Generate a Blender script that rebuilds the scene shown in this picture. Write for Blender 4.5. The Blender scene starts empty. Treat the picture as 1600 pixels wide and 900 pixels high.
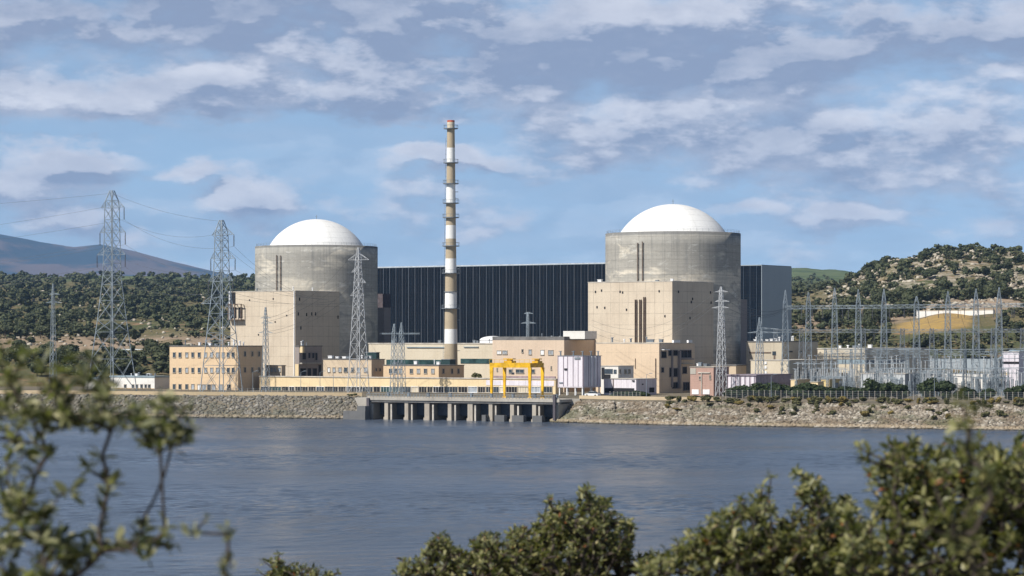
import bpy, math, random
import numpy as np
from mathutils import Vector, Matrix, noise as mnoise
random.seed(7); rng = np.random.default_rng(7)
R = math.radians
SC = bpy.context.scene
COL = SC.collection

# ------------------------------------------------------------------ camera
F = 4000.0            # focal length in units of the 1600-wide photograph
EYE = 22.0            # eye height above the lake
HOR = 530.0           # row of the true horizon
cam = bpy.data.cameras.new('camera')
camo = bpy.data.objects.new('camera', cam); COL.objects.link(camo)
camo.location = (0, 0, EYE); camo.rotation_euler = (R(90), 0, 0)
cam.sensor_width = 36; cam.lens = 36 * F / 1600
cam.shift_y = (HOR - 450) / 1600
cam.clip_start = 0.5; cam.clip_end = 60000
cam.dof.use_dof = True; cam.dof.focus_distance = 750; cam.dof.aperture_fstop = 5.2
SC.camera = camo

# ------------------------------------------------------------------ light and sky
SUN_AZ = (-0.80, -0.60); SUN_EL = 44
sun = bpy.data.lights.new('sun', 'SUN'); sun.energy = 5.0; sun.angle = R(0.53); sun.color = (1, .955, .88)
suno = bpy.data.objects.new('sun', sun); COL.objects.link(suno)
sd = Vector((SUN_AZ[0] * math.cos(R(SUN_EL)), SUN_AZ[1] * math.cos(R(SUN_EL)), math.sin(R(SUN_EL)))).normalized()
suno.rotation_euler = sd.to_track_quat('Z', 'Y').to_euler(); suno.location = (-300, -200, 400)
SC.view_settings.view_transform = 'Standard'; SC.view_settings.look = 'None'
SC.view_settings.exposure = 0.30; SC.view_settings.gamma = 1; SC.view_settings.use_curve_mapping = False
SC.cycles.max_bounces = 6; SC.cycles.volume_bounces = 0; SC.cycles.transparent_max_bounces = 8


class NT:
    """short hand for node trees"""
    def __init__(s, tree): s.t = tree; s.n = tree.nodes; s.l = tree.links
    def put(s, sock, v):
        if isinstance(v, bpy.types.NodeSocket): s.l.new(v, sock)
        elif v is not None: sock.default_value = v
    def add(s, typ, **kw):
        n = s.n.new(typ)
        for k, v in kw.items(): setattr(n, k, v)
        return n
    def m(s, op, a, b=None, c=None, clamp=False):
        n = s.add('ShaderNodeMath', operation=op, use_clamp=clamp)
        s.put(n.inputs[0], a); s.put(n.inputs[1], b)
        if c is not None: s.put(n.inputs[2], c)
        return n.outputs[0]
    def v(s, op, a, b=None):
        n = s.add('ShaderNodeVectorMath', operation=op); s.put(n.inputs[0], a)
        if b is not None: s.put(n.inputs[3] if op == 'SCALE' else n.inputs[1], b)
        return n.outputs['Value'] if op in ('LENGTH', 'DOT_PRODUCT', 'DISTANCE') else n.outputs[0]
    def rng(s, v, a, b, c=0.0, d=1.0, smooth=True):
        n = s.add('ShaderNodeMapRange', interpolation_type='SMOOTHSTEP' if smooth else 'LINEAR')
        for i, x in enumerate((v, a, b, c, d)): s.put(n.inputs[i], x)
        return n.outputs[0]
    def mix(s, f, a, b, mode='MIX'):
        n = s.add('ShaderNodeMix', data_type='RGBA', blend_type=mode)
        s.put(n.inputs[0], f); s.put(n.inputs[6], a if not isinstance(a, tuple) else (*a[:3], 1)); s.put(n.inputs[7], b if not isinstance(b, tuple) else (*b[:3], 1))
        return n.outputs[2]
    def noise(s, vec, scale, detail=4, rough=.55, dist=0, out=0):
        n = s.add('ShaderNodeTexNoise'); s.put(n.inputs['Vector'], vec); n.inputs['Scale'].default_value = scale
        n.inputs['Detail'].default_value = detail; n.inputs['Roughness'].default_value = rough; n.inputs['Distortion'].default_value = dist
        return n.outputs[out]
    def ramp(s, f, stops):
        n = s.add('ShaderNodeValToRGB'); s.put(n.inputs[0], f); e = n.color_ramp.elements
        while len(e) < len(stops): e.new(.5)
        for k, (p, c) in enumerate(stops): e[k].position = p; e[k].color = (*c, 1)
        return n.outputs[0]


world = bpy.data.worlds.new('World'); SC.world = world; world.use_nodes = True
W = NT(world.node_tree); W.n.clear()
WS = 0.10
wo = W.add('ShaderNodeOutputWorld'); bg = W.add('ShaderNodeBackground'); W.l.new(bg.outputs[0], wo.inputs[0])
bg.inputs[1].default_value = WS
wtc = W.add('ShaderNodeTexCoord').outputs['Generated']
sky = W.add('ShaderNodeTexSky', sky_type='NISHITA'); sky.sun_disc = False
sky.sun_elevation = R(SUN_EL); sky.sun_rotation = math.atan2(SUN_AZ[0], SUN_AZ[1])
sky.altitude = 300; sky.air_density = 1.0; sky.dust_density = .3; sky.ozone_density = 2.5
lift = W.v('NORMALIZE', W.v('ADD', wtc, (0, 0, .16)))
W.l.new(lift, sky.inputs[0])

# cloud field: fractal noise on the sky dome, thickened and thinned where this sky has its banks and gaps
CLOUD = [(330, 20, 620, 62, .50), (980, 85, 380, 52, .46), (1450, 40, 360, 70, .40), (190, 155, 240, 45, .34), (450, 140, 230, 55, .36),
         (1230, 165, 430, 62, .36), (650, 150, 150, 50, .26), (120, 212, 220, 22, -.34), (420, 222, 230, 34, -.44), (650, 242, 70, 22, .55), (735, 250, 50, 18, .45),
         (600, 206, 160, 18, -.25), (130, 256, 80, 30, .68), (292, 270, 46, 16, .62), (50, 300, 120, 26, .45), (390, 316, 62, 26, .62),
         (860, 235, 160, 32, .34), (1110, 262, 200, 26, .16), (1400, 245, 260, 42, .30), (1330, 345, 85, 24, .52), (1530, 225, 80, 28, .2),
         (560, 312, 110, 30, .28), (850, 360, 90, 14, .24), (1165, 328, 60, 14, .28), (1500, 345, 100, 16, .2), (230, 322, 50, 12, .1), (390, 362, 110, 14, .12),
         (330, 392, 300, 24, -.2), (700, 400, 300, 26, -.16), (1150, 395, 500, 30, -.1), (900, 190, 130, 20, .12), (225, 345, 120, 18, -.14), (900, 300, 160, 26, -.2),
         (1180, 300, 140, 18, -.16), (100, 350, 120, 16, .18)]
grp = bpy.data.node_groups.new('cloud_density', 'ShaderNodeTree')
grp.interface.new_socket('V', in_out='INPUT', socket_type='NodeSocketVector')
grp.interface.new_socket('D', in_out='OUTPUT', socket_type='NodeSocketFloat')
G = NT(grp); gi = G.add('NodeGroupInput'); go = G.add('NodeGroupOutput')
gv = gi.outputs[0]
warp = G.v('SCALE', G.v('SUBTRACT', G.noise(G.v('MULTIPLY', gv, (30, 30, 70)), 1, 5, .6, out=1), (.5, .5, .5)), None)
warp.node.inputs[3].default_value = 1.0
wv = G.v('ADD', gv, G.v('MULTIPLY', warp, (.006, .006, .0035)))
n1 = G.noise(G.v('MULTIPLY', wv, (24, 24, 58)), 1, 10, .55)
n2 = G.noise(G.v('MULTIPLY', wv, (6, 6, 26)), 1, 3, .5)
wv2 = G.v('ADD', wv, G.v('MULTIPLY', warp, (.030, .030, .016)))
acc = G.m('MULTIPLY_ADD', n1, 1.68, G.m('MULTIPLY_ADD', n2, .5, -.09))
for (cx, cy, rx, ry, w) in CLOUD:
    c = ((cx - 800) / F, 1.0, (HOR - cy) / F)
    d = G.v('LENGTH', G.v('MULTIPLY', G.v('SUBTRACT', wv2, c), (F / rx, 3.0, F / ry)))
    acc = G.m('ADD', acc, G.rng(d, 0.1, 1.7, w * .8, 0))
G.l.new(acc, go.inputs[0])
def cden(vec):
    n = W.add('ShaderNodeGroup'); n.node_tree = grp; W.put(n.inputs[0], vec); return n.outputs[0]
d0 = cden(wtc)
d1 = cden(W.v('ADD', wtc, (-.0040, 0, .0060)))
fine = W.noise(W.v('MULTIPLY', wtc, (70, 70, 190)), 1, 6, .62)
cover = W.rng(W.m('MULTIPLY_ADD', fine, .16, d0), .88, 1.46)
wsep = W.add('ShaderNodeSeparateXYZ'); W.l.new(wtc, wsep.inputs[0])
thick = W.rng(d0, 1.10, 1.65)
puff = W.noise(W.v('MULTIPLY', wtc, (42, 42, 95)), 1, 7, .6)
dk = None
for (cx, cy, rx, ry, w) in [(330, 5, 620, 75, .62), (930, 100, 340, 50, .55), (1420, 60, 330, 60, .38), (560, 165, 260, 36, .2), (1250, 225, 400, 26, .22), (150, 130, 200, 24, .2), (120, 282, 90, 10, .25), (860, 262, 160, 18, .2), (1330, 368, 110, 12, .2)]:
    d_ = W.v('LENGTH', W.v('MULTIPLY', W.v('SUBTRACT', wtc, ((cx - 800) / F, 1.0, (HOR - cy) / F)), (F / rx, 3.0, F / ry))); v_ = W.rng(d_, .2, 1.5, w, 0)
    dk = v_ if dk is None else W.m('ADD', dk, v_)
edge = W.rng(W.m('SUBTRACT', d0, d1), -.12, .17)
lit = W.m('ADD', W.m('MULTIPLY', edge, .60), W.rng(puff, .3, .7, .06, .42), clamp=True)
lit = W.m('SUBTRACT', lit, W.m('ADD', dk, W.m('MULTIPLY', thick, .10)), clamp=True)
lit = W.m('MULTIPLY_ADD', W.m('SUBTRACT', fine, .5), .25, lit, clamp=True)
high = W.rng(wsep.outputs[2], .16, .5)       # added dimming of the unseen upper sky, cuts fill on shaded walls
k = 1 / WS
ccol = W.mix(lit, (.225 * k, .27 * k, .39 * k), (.70 * k, .705 * k, .765 * k))
base = W.mix(1.0, sky.outputs[0], (1.50, 1.42, 1.28), 'MULTIPLY')
veil = W.m('MULTIPLY', W.rng(W.noise(W.v('MULTIPLY', wtc, (9, 9, 40)), 1, 5, .6), .35, .65, .04, .30), W.rng(wsep.outputs[2], .16, .04, .4, 1))
skyc = W.mix(W.m('MAXIMUM', veil, W.m('MULTIPLY', cover, .86)), base, ccol)
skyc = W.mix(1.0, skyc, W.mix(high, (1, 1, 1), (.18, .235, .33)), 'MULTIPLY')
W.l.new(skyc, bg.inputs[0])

# ------------------------------------------------------------------ materials
def new_mat(name):
    m = bpy.data.materials.new(name); m.use_nodes = True
    t = NT(m.node_tree); return m, t, m.node_tree.nodes['Principled BSDF']
def obj_co(t): return t.add('ShaderNodeTexCoord').outputs['Object']
def dark(c, f): return tuple(x * f for x in c)
MATS = {}
def plain(name, col, rough=.7, metal=0, var=.25, scale=.8, spec=.3):
    if name in MATS: return MATS[name]
    m, t, b = new_mat(name); co = obj_co(t)
    n = t.noise(co, scale, 5, .6)
    t.put(b.inputs['Base Color'], t.mix(t.rng(n, .3, .7), dark(col, 1 - var), dark(col, 1 + var * .5)))
    b.inputs['Roughness'].default_value = rough; b.inputs['Metallic'].default_value = metal
    b.inputs['Specular IOR Level'].default_value = spec
    MATS[name] = m; return m
def wallmat(name, col, stain=None, amt=.5, panel=None, streak=.4, rough=.85, line=.78, cyl=0, patch=0, seed=0):
    """weathered render or concrete: broad stains, rain streaks, joints"""
    if name in MATS: return MATS[name]
    m, t, b = new_mat(name); co = obj_co(t)
    sep = t.add('ShaderNodeSeparateXYZ'); t.l.new(co, sep.inputs[0]); x, y, z = sep.outputs
    if cyl: s = t.m('MULTIPLY', t.m('ARCTAN2', y, x), cyl)
    else: s = t.m('ADD', x, y)
    cmb = t.add('ShaderNodeCombineXYZ'); t.put(cmb.inputs[0], s); t.put(cmb.inputs[1], float(seed)); t.put(cmb.inputs[2], z); p = cmb.outputs[0]
    stain = stain or dark(col, .6)
    big = t.noise(t.v('MULTIPLY', p, (.09, 1, .11)), 1, 6, .62)
    st = t.noise(t.v('MULTIPLY', p, (.9, 1, .05)), 1, 5, .65)
    fin = t.noise(p, 1.6, 5, .7)
    f = t.m('ADD', t.m('MULTIPLY', t.rng(big, .38, .68), amt), t.m('MULTIPLY', t.rng(st, .48, .72), streak), clamp=True)
    c = t.mix(f, col, stain)
    c = t.mix(t.rng(fin, .35, .75, 0, .22), c, dark(col, .55))
    if patch:       # old darker cement skin on the upper part of a drum, pale lime runs
        hi = t.rng(z, patch * .5, patch * .92)
        pt = t.noise(t.v('MULTIPLY', p, (.07, 1, .16)), 1, 7, .6, .6)
        pm = t.rng(t.m('ADD', pt, t.m('MULTIPLY', hi, .14)), .50, .60)
        c = t.mix(t.m('MULTIPLY', pm, .6), c, (.20, .205, .20))
        bnd = t.noise(t.v('MULTIPLY', p, (.03, 1, 1.1)), 1, 4, .6); c = t.mix(t.rng(bnd, .42, .62, 0, .38), c, (.26, .25, .22))
        gr = t.noise(t.v('MULTIPLY', p, (.9, 1, 1.3)), 1, 8, .75); c = t.mix(t.rng(gr, .5, .7, 0, .55), c, (.20, .19, .17))
        lt = t.noise(t.v('MULTIPLY', p, (.22, 1, .5)), 1, 8, .68, .4)
        c = t.mix(t.rng(lt, .55, .68, 0, .6), c, (.62, .60, .55))
        dr = t.noise(t.v('MULTIPLY', p, (.7, 1, .02)), 1, 6, .7)
        c = t.mix(t.m('MULTIPLY', t.rng(dr, .5, .68), t.rng(z, patch * .62, patch, .15, .6)), c, (.12, .125, .13))
        rimd = t.rng(z, patch - 1.1, patch - .5); c = t.mix(t.m('MULTIPLY', rimd, .6), c, (.10, .105, .11))
    if panel:
        def ln(v, w, th): return t.m('LESS_THAN', t.m('PINGPONG', v, w / 2), th)
        g = t.m('MAXIMUM', ln(s, panel[0], .05), ln(z, panel[1], .06))
        wob = t.rng(t.noise(p, .3, 3), .35, .65, .3, 1)
        c = t.mix(t.m('MULTIPLY', t.m('MULTIPLY', g, wob), 1 - line), c, (.04, .035, .03))
    t.put(b.inputs['Base Color'], c); b.inputs['Roughness'].default_value = rough; b.inputs['Specular IOR Level'].default_value = .2
    bp = t.add('ShaderNodeBump'); bp.inputs['Strength'].default_value = .35; bp.inputs['Distance'].default_value = .08
    t.put(bp.inputs['Height'], fin); t.l.new(bp.outputs[0], b.inputs['Normal'])
    MATS[name] = m; return m
def islandmat(name, stops, rough=.8, trans=0, varn=.3, scale=3.0, sub=None, wet=False):
    m, t, b = new_mat(name)
    rnd = t.add('ShaderNodeNewGeometry').outputs['Random Per Island']
    c = t.ramp(rnd, stops)
    n = t.noise(obj_co(t), scale, 3, .6)
    if sub:       # silt, lichen and earth lying in patches over the stones
        c = t.mix(t.rng(t.noise(t.v('MULTIPLY', obj_co(t), (.10, .10, .5)), 1, 5, .65), .46, .60, 0, .75), c, sub[0])
        c = t.mix(t.rng(t.noise(t.v('ADD', t.v('MULTIPLY', obj_co(t), (.06, .06, .3)), (9, 4, 2)), 1, 6, .7), .50, .62, 0, .7), c, sub[1])
    if wet:       # damp stain line left by the lake level
        zz_ = t.add('ShaderNodeSeparateXYZ'); t.l.new(obj_co(t), zz_.inputs[0]); c = t.mix(t.rng(zz_.outputs[2], .12, .38, .85, 0), c, (.03, .027, .022))
        c = t.mix(t.m('MULTIPLY', t.rng(zz_.outputs[2], .35, .5), t.rng(zz_.outputs[2], 1.1, .8, 0, .5)), c, (.42, .33, .22))
    c = t.mix(t.rng(n, .3, .75, 0, varn), c, (.015, .018, .008))
    t.put(b.inputs['Base Color'], c); b.inputs['Roughness'].default_value = rough; b.inputs['Specular IOR Level'].default_value = .35
    if trans:
        tr = t.add('ShaderNodeBsdfTranslucent'); t.put(tr.inputs[0], t.mix(1, c, (1.3, 1.5, .6), 'MULTIPLY'))
        ms = t.add('ShaderNodeMixShader'); ms.inputs[0].default_value = trans
        t.l.new(b.outputs[0], ms.inputs[1]); t.l.new(tr.outputs[0], ms.inputs[2])
        t.l.new(ms.outputs[0], t.n['Material Output'].inputs[0])
    return m

CREAM = (.56, .45, .31); TAN = (.50, .395, .275); PEACH = (.60, .43, .25)
steel = plain('galvanised_steel', (.27, .315, .35), .55, .25, .3, .5)
steel_dark = plain('weathered_steel', (.20, .225, .25), .6, .2, .3, .5)
insul = plain('insulator_glass', (.10, .10, .11), .35)
insul_w = plain('pale_insulator', (.45, .47, .48), .35)
glass = plain('window_glass', (.045, .06, .075), .12, 0, .5, .35, .6)
glass_lt = plain('blind_window', (.34, .37, .40), .3, 0, .3, .5, .5)
glass_gr = plain('greenish_glass', (.035, .075, .075), .15, 0, .6, .3, .6)
darkhole = plain('dark_opening', (.018, .018, .02), .8)
whitep = plain('white_paint', (.74, .74, .74), .55, 0, .12, .4)
lilac = wallmat('lilac_white_cladding', (.70, .66, .70), (.42, .37, .42), .25, (1.6, 30), .5, .5, .55)
frame_m = plain('window_frame', (.40, .36, .30), .6)
roofm = plain('roof_felt', (.16, .155, .15), .9, 0, .4, .3)
roofl = plain('pale_roof_edge', (.50, .46, .40), .8, 0, .3, .4)
bluroof = plain('blue_grey_sheet_roof', (.26, .33, .37), .5, .1, .25, .2)
yellow = plain('yellow_crane_paint', (.72, .41, .015), .5, 0, .35, .6)
rust = plain('brown_steel', (.15, .11, .085), .7, .1, .4, 1)
M_box = wallmat('tan_panel_concrete', (.585, .50, .39), (.42, .345, .265), .42, (3.1, 3.4), .35, line=.5)
M_drum = wallmat('weathered_drum_concrete', (.60, .55, .46), (.36, .335, .285), .5, (4.2, 2.4), .4, line=.55, cyl=21.5, patch=48.5, seed=3)
M_drum2 = wallmat('weathered_drum_concrete_b', (.61, .555, .46), (.37, .34, .285), .5, (4.2, 2.4), .4, line=.55, cyl=21.5, patch=49.3, seed=17)
M_dome = wallmat('white_dome_coat', (.82, .81, .78), (.62, .60, .56), .35, (5.2, 1.9), .25, .5, .68, cyl=18)
M_peach = wallmat('peach_render', (.66, .495, .32), (.48, .355, .235), .3, (6.0, 3.9), .25, line=.8)
M_tan = wallmat('tan_render', (.58, .47, .34), (.40, .30, .20), .35, (6.5, 50), .3, line=.85)
M_cream = wallmat('cream_render', (.60, .53, .41), (.46, .39, .29), .3, (7, 6), .3, line=.85)
M_yel = wallmat('pale_yellow_fascia', (.72, .57, .35), (.55, .42, .26), .25, (4.5, 50), .25, line=.7)
M_white = wallmat('white_render', (.72, .70, .66), (.52, .46, .38), .25, (9, 9), .25)
M_conc = wallmat('grey_concrete', (.42, .39, .34), (.25, .23, .20), .5, (5, 4), .5)
M_concd = wallmat('dark_concrete', (.15, .15, .15), (.075, .08, .085), .6, None, .5)  # dark grey concrete of the intake back wall and waterline blocks
M_brick = wallmat('pink_brick', (.44, .29, .235), (.32, .21, .18), .4, (1.2, .5), .3, line=.8)
M_shade = wallmat('shaded_concrete', (.30, .26, .24), (.2, .175, .165), .4, (4, 4), .3)  # concrete for unlit walls, their shade put into the base colour
M_navy = wallmat('navy_louvre_cladding', (.006, .012, .022), (.003, .007, .014), .5, (1.05, 1.1), .3, .55, .35)
M_navy.node_tree.nodes['Principled BSDF'].inputs['Specular IOR Level'].default_value = .06
M_navyrib = plain('cladding_rib', (.17, .19, .22), .5, .2, .25, .1)
M_greyclad = wallmat('grey_sheet_cladding', (.32, .365, .40), (.27, .31, .34), .3, (1.2, 8), .2, .5, .9)
M_tanband = wallmat('chimney_tan', (.44, .36, .25), (.33, .27, .19), .4, None, .4)
M_whiteband = wallmat('chimney_white', (.80, .79, .76), (.6, .58, .55), .25, None, .35)
M_red = plain('chimney_red_cap', (.50, .12, .06), .7)

# ------------------------------------------------------------------ mesh helpers
class MB:
    def __init__(s): s.v = []; s.f = []; s.sm = False
    def raw(s, vs, fs):
        o = len(s.v); s.v += [tuple(v) for v in vs]; s.f += [tuple(i + o for i in f) for f in fs]
    def box(s, x0, x1, y0, y1, z0, z1):
        s.raw([(x0, y0, z0), (x1, y0, z0), (x1, y1, z0), (x0, y1, z0), (x0, y0, z1), (x1, y0, z1), (x1, y1, z1), (x0, y1, z1)],
              [(0, 3, 2, 1), (4, 5, 6, 7), (0, 1, 5, 4), (1, 2, 6, 5), (2, 3, 7, 6), (3, 0, 4, 7)]); return s
    def bar(s, a, b, r=.1, r2=None, n=4):
        a = Vector(a); b = Vector(b); d = (b - a)
        if d.length < 1e-6: return s
        d.normalize(); h = Vector((0, 0, 1)) if abs(d.z) < .9 else Vector((1, 0, 0))
        e1 = d.cross(h).normalized(); e2 = d.cross(e1); r2 = r if r2 is None else r2
        vs = []
        for (p, q) in ((a, r), (b, r2)):
            for i in range(n):
                t = 2 * math.pi * (i + .5) / n; vs.append(p + (e1 * math.cos(t) + e2 * math.sin(t)) * q)
        fs = [(i, (i + 1) % n, n + (i + 1) % n, n + i) for i in range(n)] + [tuple(range(n))[::-1], tuple(range(n, 2 * n))]
        s.raw(vs, fs); return s
    def lathe(s, prof, n=48, cx=0, cy=0, cap=True):
        o = len(s.v)
        for (r, z) in prof:
            for i in range(n):
                t = 2 * math.pi * i / n; s.v.append((cx + r * math.cos(t), cy + r * math.sin(t), z))
        for j in range(len(prof) - 1):
            for i in range(n):
                a = o + j * n + i; b = o + j * n + (i + 1) % n; s.f.append((a, b, b + n, a + n))
        if cap: s.f.append(tuple(o + i for i in range(n))[::-1]); s.f.append(tuple(o + (len(prof) - 1) * n + i for i in range(n)))
        return s
    def prism(s, pts, y0, y1):      # outline in x,z pushed from y0 to y1
        n = len(pts); s.raw([(x, y0, z) for x, z in pts] + [(x, y1, z) for x, z in pts],
                            [tuple(range(n)), tuple(range(n, 2 * n))[::-1]] + [(i, n + i, n + (i + 1) % n, (i + 1) % n) for i in range(n)]); return s
    def lattice(s, prof, rleg=.14, rbr=.07, cx=0, cy=0, z0=0, dens=1.0):
        """square lattice mast; prof = [(z, half side)]"""
        def hw(z):
            for (a, b) in zip(prof, prof[1:]):
                if a[0] <= z <= b[0]: return a[1] + (b[1] - a[1]) * (z - a[0]) / (b[0] - a[0])
            return prof[-1][1]
        lv = [prof[0][0]]; top = prof[-1][0]
        while lv[-1] < top - .01:
            w = hw(lv[-1]); nz = lv[-1] + max(.9, w * 1.9 * dens)
            nxt = [p[0] for p in prof if p[0] > lv[-1] + .01]
            if nxt and nz > nxt[0] - .45 * w: nz = nxt[0]
            lv.append(min(nz, top))
        sg = [(-1, -1), (1, -1), (1, 1), (-1, 1)]
        P = lambda z, k: Vector((cx + sg[k][0] * hw(z), cy + sg[k][1] * hw(z), z0 + z))
        for a, b in zip(lv, lv[1:]):
            for k in range(4):
                j = (k + 1) % 4
                s.bar(P(a, k), P(b, k), rleg)
                if hw(b) > .12: s.bar(P(b, k), P(b, j), rbr)
                s.bar(P(a, k), P(b, j), rbr); s.bar(P(a, j), P(b, k), rbr)
        return s
    def truss(s, a, b, w, h, seg, rc=.1, rb=.05):
        """horizontal lattice beam from a to b"""
        a = Vector(a); b = Vector(b); d = (b - a).normalized(); side = d.cross(Vector((0, 0, 1))).normalized() * (w / 2); up = Vector((0, 0, h))
        C = [(-side), (side), (side + up), (-side + up)]
        for c in C: s.bar(a + c, b + c, rc)
        for i in range(seg):
            p = a + (b - a) * (i / seg); q = a + (b - a) * ((i + 1) / seg)
            for (k, j) in ((0, 3), (1, 2), (0, 1), (3, 2)):
                s.bar(p + C[k], q + C[j] if i % 2 else q + C[j], rb) if i % 2 == 0 else s.bar(p + C[j], q + C[k], rb)
                s.bar(p + C[k], p + C[j], rb)
        return s
    def build(s, name, mat, parent=None, smooth=False):
        me = bpy.data.meshes.new(name); me.from_pydata(s.v, [], s.f); me.update()
        if smooth or s.sm: me.polygons.foreach_set('use_smooth', [True] * len(me.polygons))
        me.materials.append(mat)
        o = bpy.data.objects.new(name, me); COL.objects.link(o)
        if parent: o.parent = parent
        return o
def tag(o, label=None, cat=None, group=None, kind=None):
    if label: o['label'] = label
    if cat: o['category'] = cat
    if group: o['group'] = group
    if kind: o['kind'] = kind
    return o
def empty(name, loc, rz=0, label=None, cat=None, group=None):
    o = bpy.data.objects.new(name, None); COL.objects.link(o); o.location = loc; o.rotation_euler = (0, 0, rz)
    o.empty_display_size = .5
    return tag(o, label, cat, group)
def copy_tree(o, loc=None, rz=None, label=None, scale=None):
    c = o.copy(); COL.objects.link(c)
    if loc is not None: c.location = loc
    if rz is not None: c.rotation_euler = (0, 0, rz)
    if scale is not None: c.scale = scale
    if label: c['label'] = label
    for ch in list(o.children):
        d = ch.copy(); COL.objects.link(d); d.parent = c
        for g in ch.children:
            e = g.copy(); COL.objects.link(e); e.parent = d
    return c
def npmesh(name, V, Fc, mat, smooth=False, kind=None, parent=None):
    """V (n,3) float, Fc (m,k) int arrays"""
    me = bpy.data.meshes.new(name); V = np.asarray(V, np.float32); Fc = np.asarray(Fc, np.int32); m, k = Fc.shape
    me.vertices.add(len(V)); me.vertices.foreach_set('co', V.ravel())
    me.loops.add(m * k); me.loops.foreach_set('vertex_index', Fc.ravel())
    me.polygons.add(m); me.polygons.foreach_set('loop_start', np.arange(0, m * k, k, dtype=np.int32)); me.polygons.foreach_set('loop_total', np.full(m, k, np.int32))
    if smooth: me.polygons.foreach_set('use_smooth', np.ones(m, bool))
    me.update(calc_edges=True); me.validate(); me.materials.append(mat)
    o = bpy.data.objects.new(name, me); COL.objects.link(o)
    if kind: o['kind'] = kind
    if parent: o.parent = parent
    return o
def at(px, py, D): return Vector(((px - 800) / F * D, D, EYE + (HOR - py) / F * D))
def xy(px, D): return Vector(((px - 800) / F * D, D, 0))

# ------------------------------------------------------------------ the lie of the land
GZ = 6.0
def interp(x, pts): return float(np.interp(x, [p[0] for p in pts], [p[1] for p in pts]))
SHL = [(-4000, 790), (-400, 765), (170, 727), (300, 716), (520, 706), (574, 704)]
SHR = [(874, 677), (950, 664), (1050, 653), (1200, 642), (1560, 617), (2000, 596), (5600, 560)]
IL, IR = xy(574, 704), xy(874, 677)
def intake_D(px):
    k = (px - 800) / F; d = IR - IL
    t = (k * IL.y - IL.x) / (d.x - k * d.y); return IL.y + t * d.y
def shore(px):
    if px < 574: return interp(px, SHL), 12.0
    if px > 874: return interp(px, SHR), interp(px, [(874, 13), (1200, 12), (1500, 18), (3000, 18)])
    return intake_D(px) + 12.6, .6
def zy(y, D): return EYE + (HOR - y) / F * D
PROF = {
 -3000: [(860, 6), (1000, 14), (1600, 34), (2600, 80), (3400, 100), (5000, 40), (9000, 20), (50000, 20)],
 -200: [(880, 6)] + [(d, zy(y, d)) for d, y in ((930, 574), (1020, 560), (1130, 545), (1300, 521), (1600, 492), (2000, 464), (2500, 445), (3200, 431))] + [(5000, 40), (9000, 20), (50000, 20)],
 200: [(880, 6)] + [(d, zy(y, d)) for d, y in ((930, 580), (1020, 562), (1130, 546), (1300, 522), (1600, 496), (2000, 468), (2500, 447), (3200, 432))] + [(5000, 40), (9000, 20), (50000, 20)],
 400: [(900, 6)] + [(d, zy(y, d)) for d, y in ((1000, 565), (1130, 545), (1300, 524), (1600, 496), (2000, 468), (2500, 450), (3200, 434))] + [(5000, 40), (9000, 20), (50000, 20)],
 700: [(1050, 6), (1400, 14), (3200, 60), (5000, 40), (9000, 20), (50000, 20)],
 1100: [(1020, 6), (1400, 22), (3200, 70), (4200, 95), (6000, 40), (9000, 20), (50000, 20)],
 1240: [(900, 6)] + [(d, zy(y, d)) for d, y in ((960, 545), (1040, 525), (1160, 508), (1300, 490), (1500, 468), (1700, 459), (2000, 462), (2600, 452), (3300, 432), (4200, 419))] + [(6000, 60), (9000, 20), (50000, 20)],
 1310: [(880, 6)] + [(d, zy(y, d)) for d, y in ((960, 545), (1040, 525), (1160, 508), (1290, 486), (1450, 462), (1600, 449), (1900, 456), (2600, 450), (3300, 434), (4200, 423))] + [(6000, 60), (9000, 20), (50000, 20)],
 1350: [(880, 6)] + [(d, zy(y, d)) for d, y in ((960, 545), (1040, 525), (1160, 504), (1290, 478), (1450, 440), (1560, 424), (1700, 430), (2600, 450), (3400, 432), (4200, 428))] + [(6000, 60), (9000, 20), (50000, 20)],
 1400: [(870, 6)] + [(d, zy(y, d)) for d, y in ((960, 545), (1040, 522), (1130, 500), (1270, 470), (1450, 418), (1560, 404), (1700, 410), (2600, 450), (3400, 440), (4200, 436))] + [(6000, 60), (9000, 20), (50000, 20)],
 1480: [(870, 6)] + [(d, zy(y, d)) for d, y in ((960, 545), (1030, 520), (1100, 492), (1260, 470), (1440, 408), (1560, 393), (1700, 400), (2600, 450), (3400, 440))] + [(6000, 60), (9000, 20), (50000, 20)],
 1600: [(870, 6)] + [(d, zy(y, d)) for d, y in ((960, 545), (1030, 516), (1100, 490), (1260, 466), (1440, 412), (1560, 399), (1700, 404), (2600, 450), (3400, 440))] + [(6000, 60), (9000, 20), (50000, 20)],
 1900: [(870, 6)] + [(d, zy(y, d)) for d, y in ((960, 545), (1030, 516), (1100, 495), (1260, 470), (1440, 420), (1560, 415), (1700, 420), (2600, 450))] + [(6000, 60), (9000, 20), (50000, 20)],
 4600: [(870, 6), (1500, 60), (2600, 80), (6000, 60), (9000, 20), (50000, 20)]}
PK = sorted(PROF)
def hill_z(px, D):
    if px <= PK[0]: return interp(D, PROF[PK[0]])
    if px >= PK[-1]: return interp(D, PROF[PK[-1]])
    i = max(j for j in range(len(PK)) if PK[j] <= px); i = min(i, len(PK) - 2)
    t = (px - PK[i]) / (PK[i + 1] - PK[i]); t = t * t * (3 - 2 * t)
    return interp(D, PROF[PK[i]]) * (1 - t) + interp(D, PROF[PK[i + 1]]) * t
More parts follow.
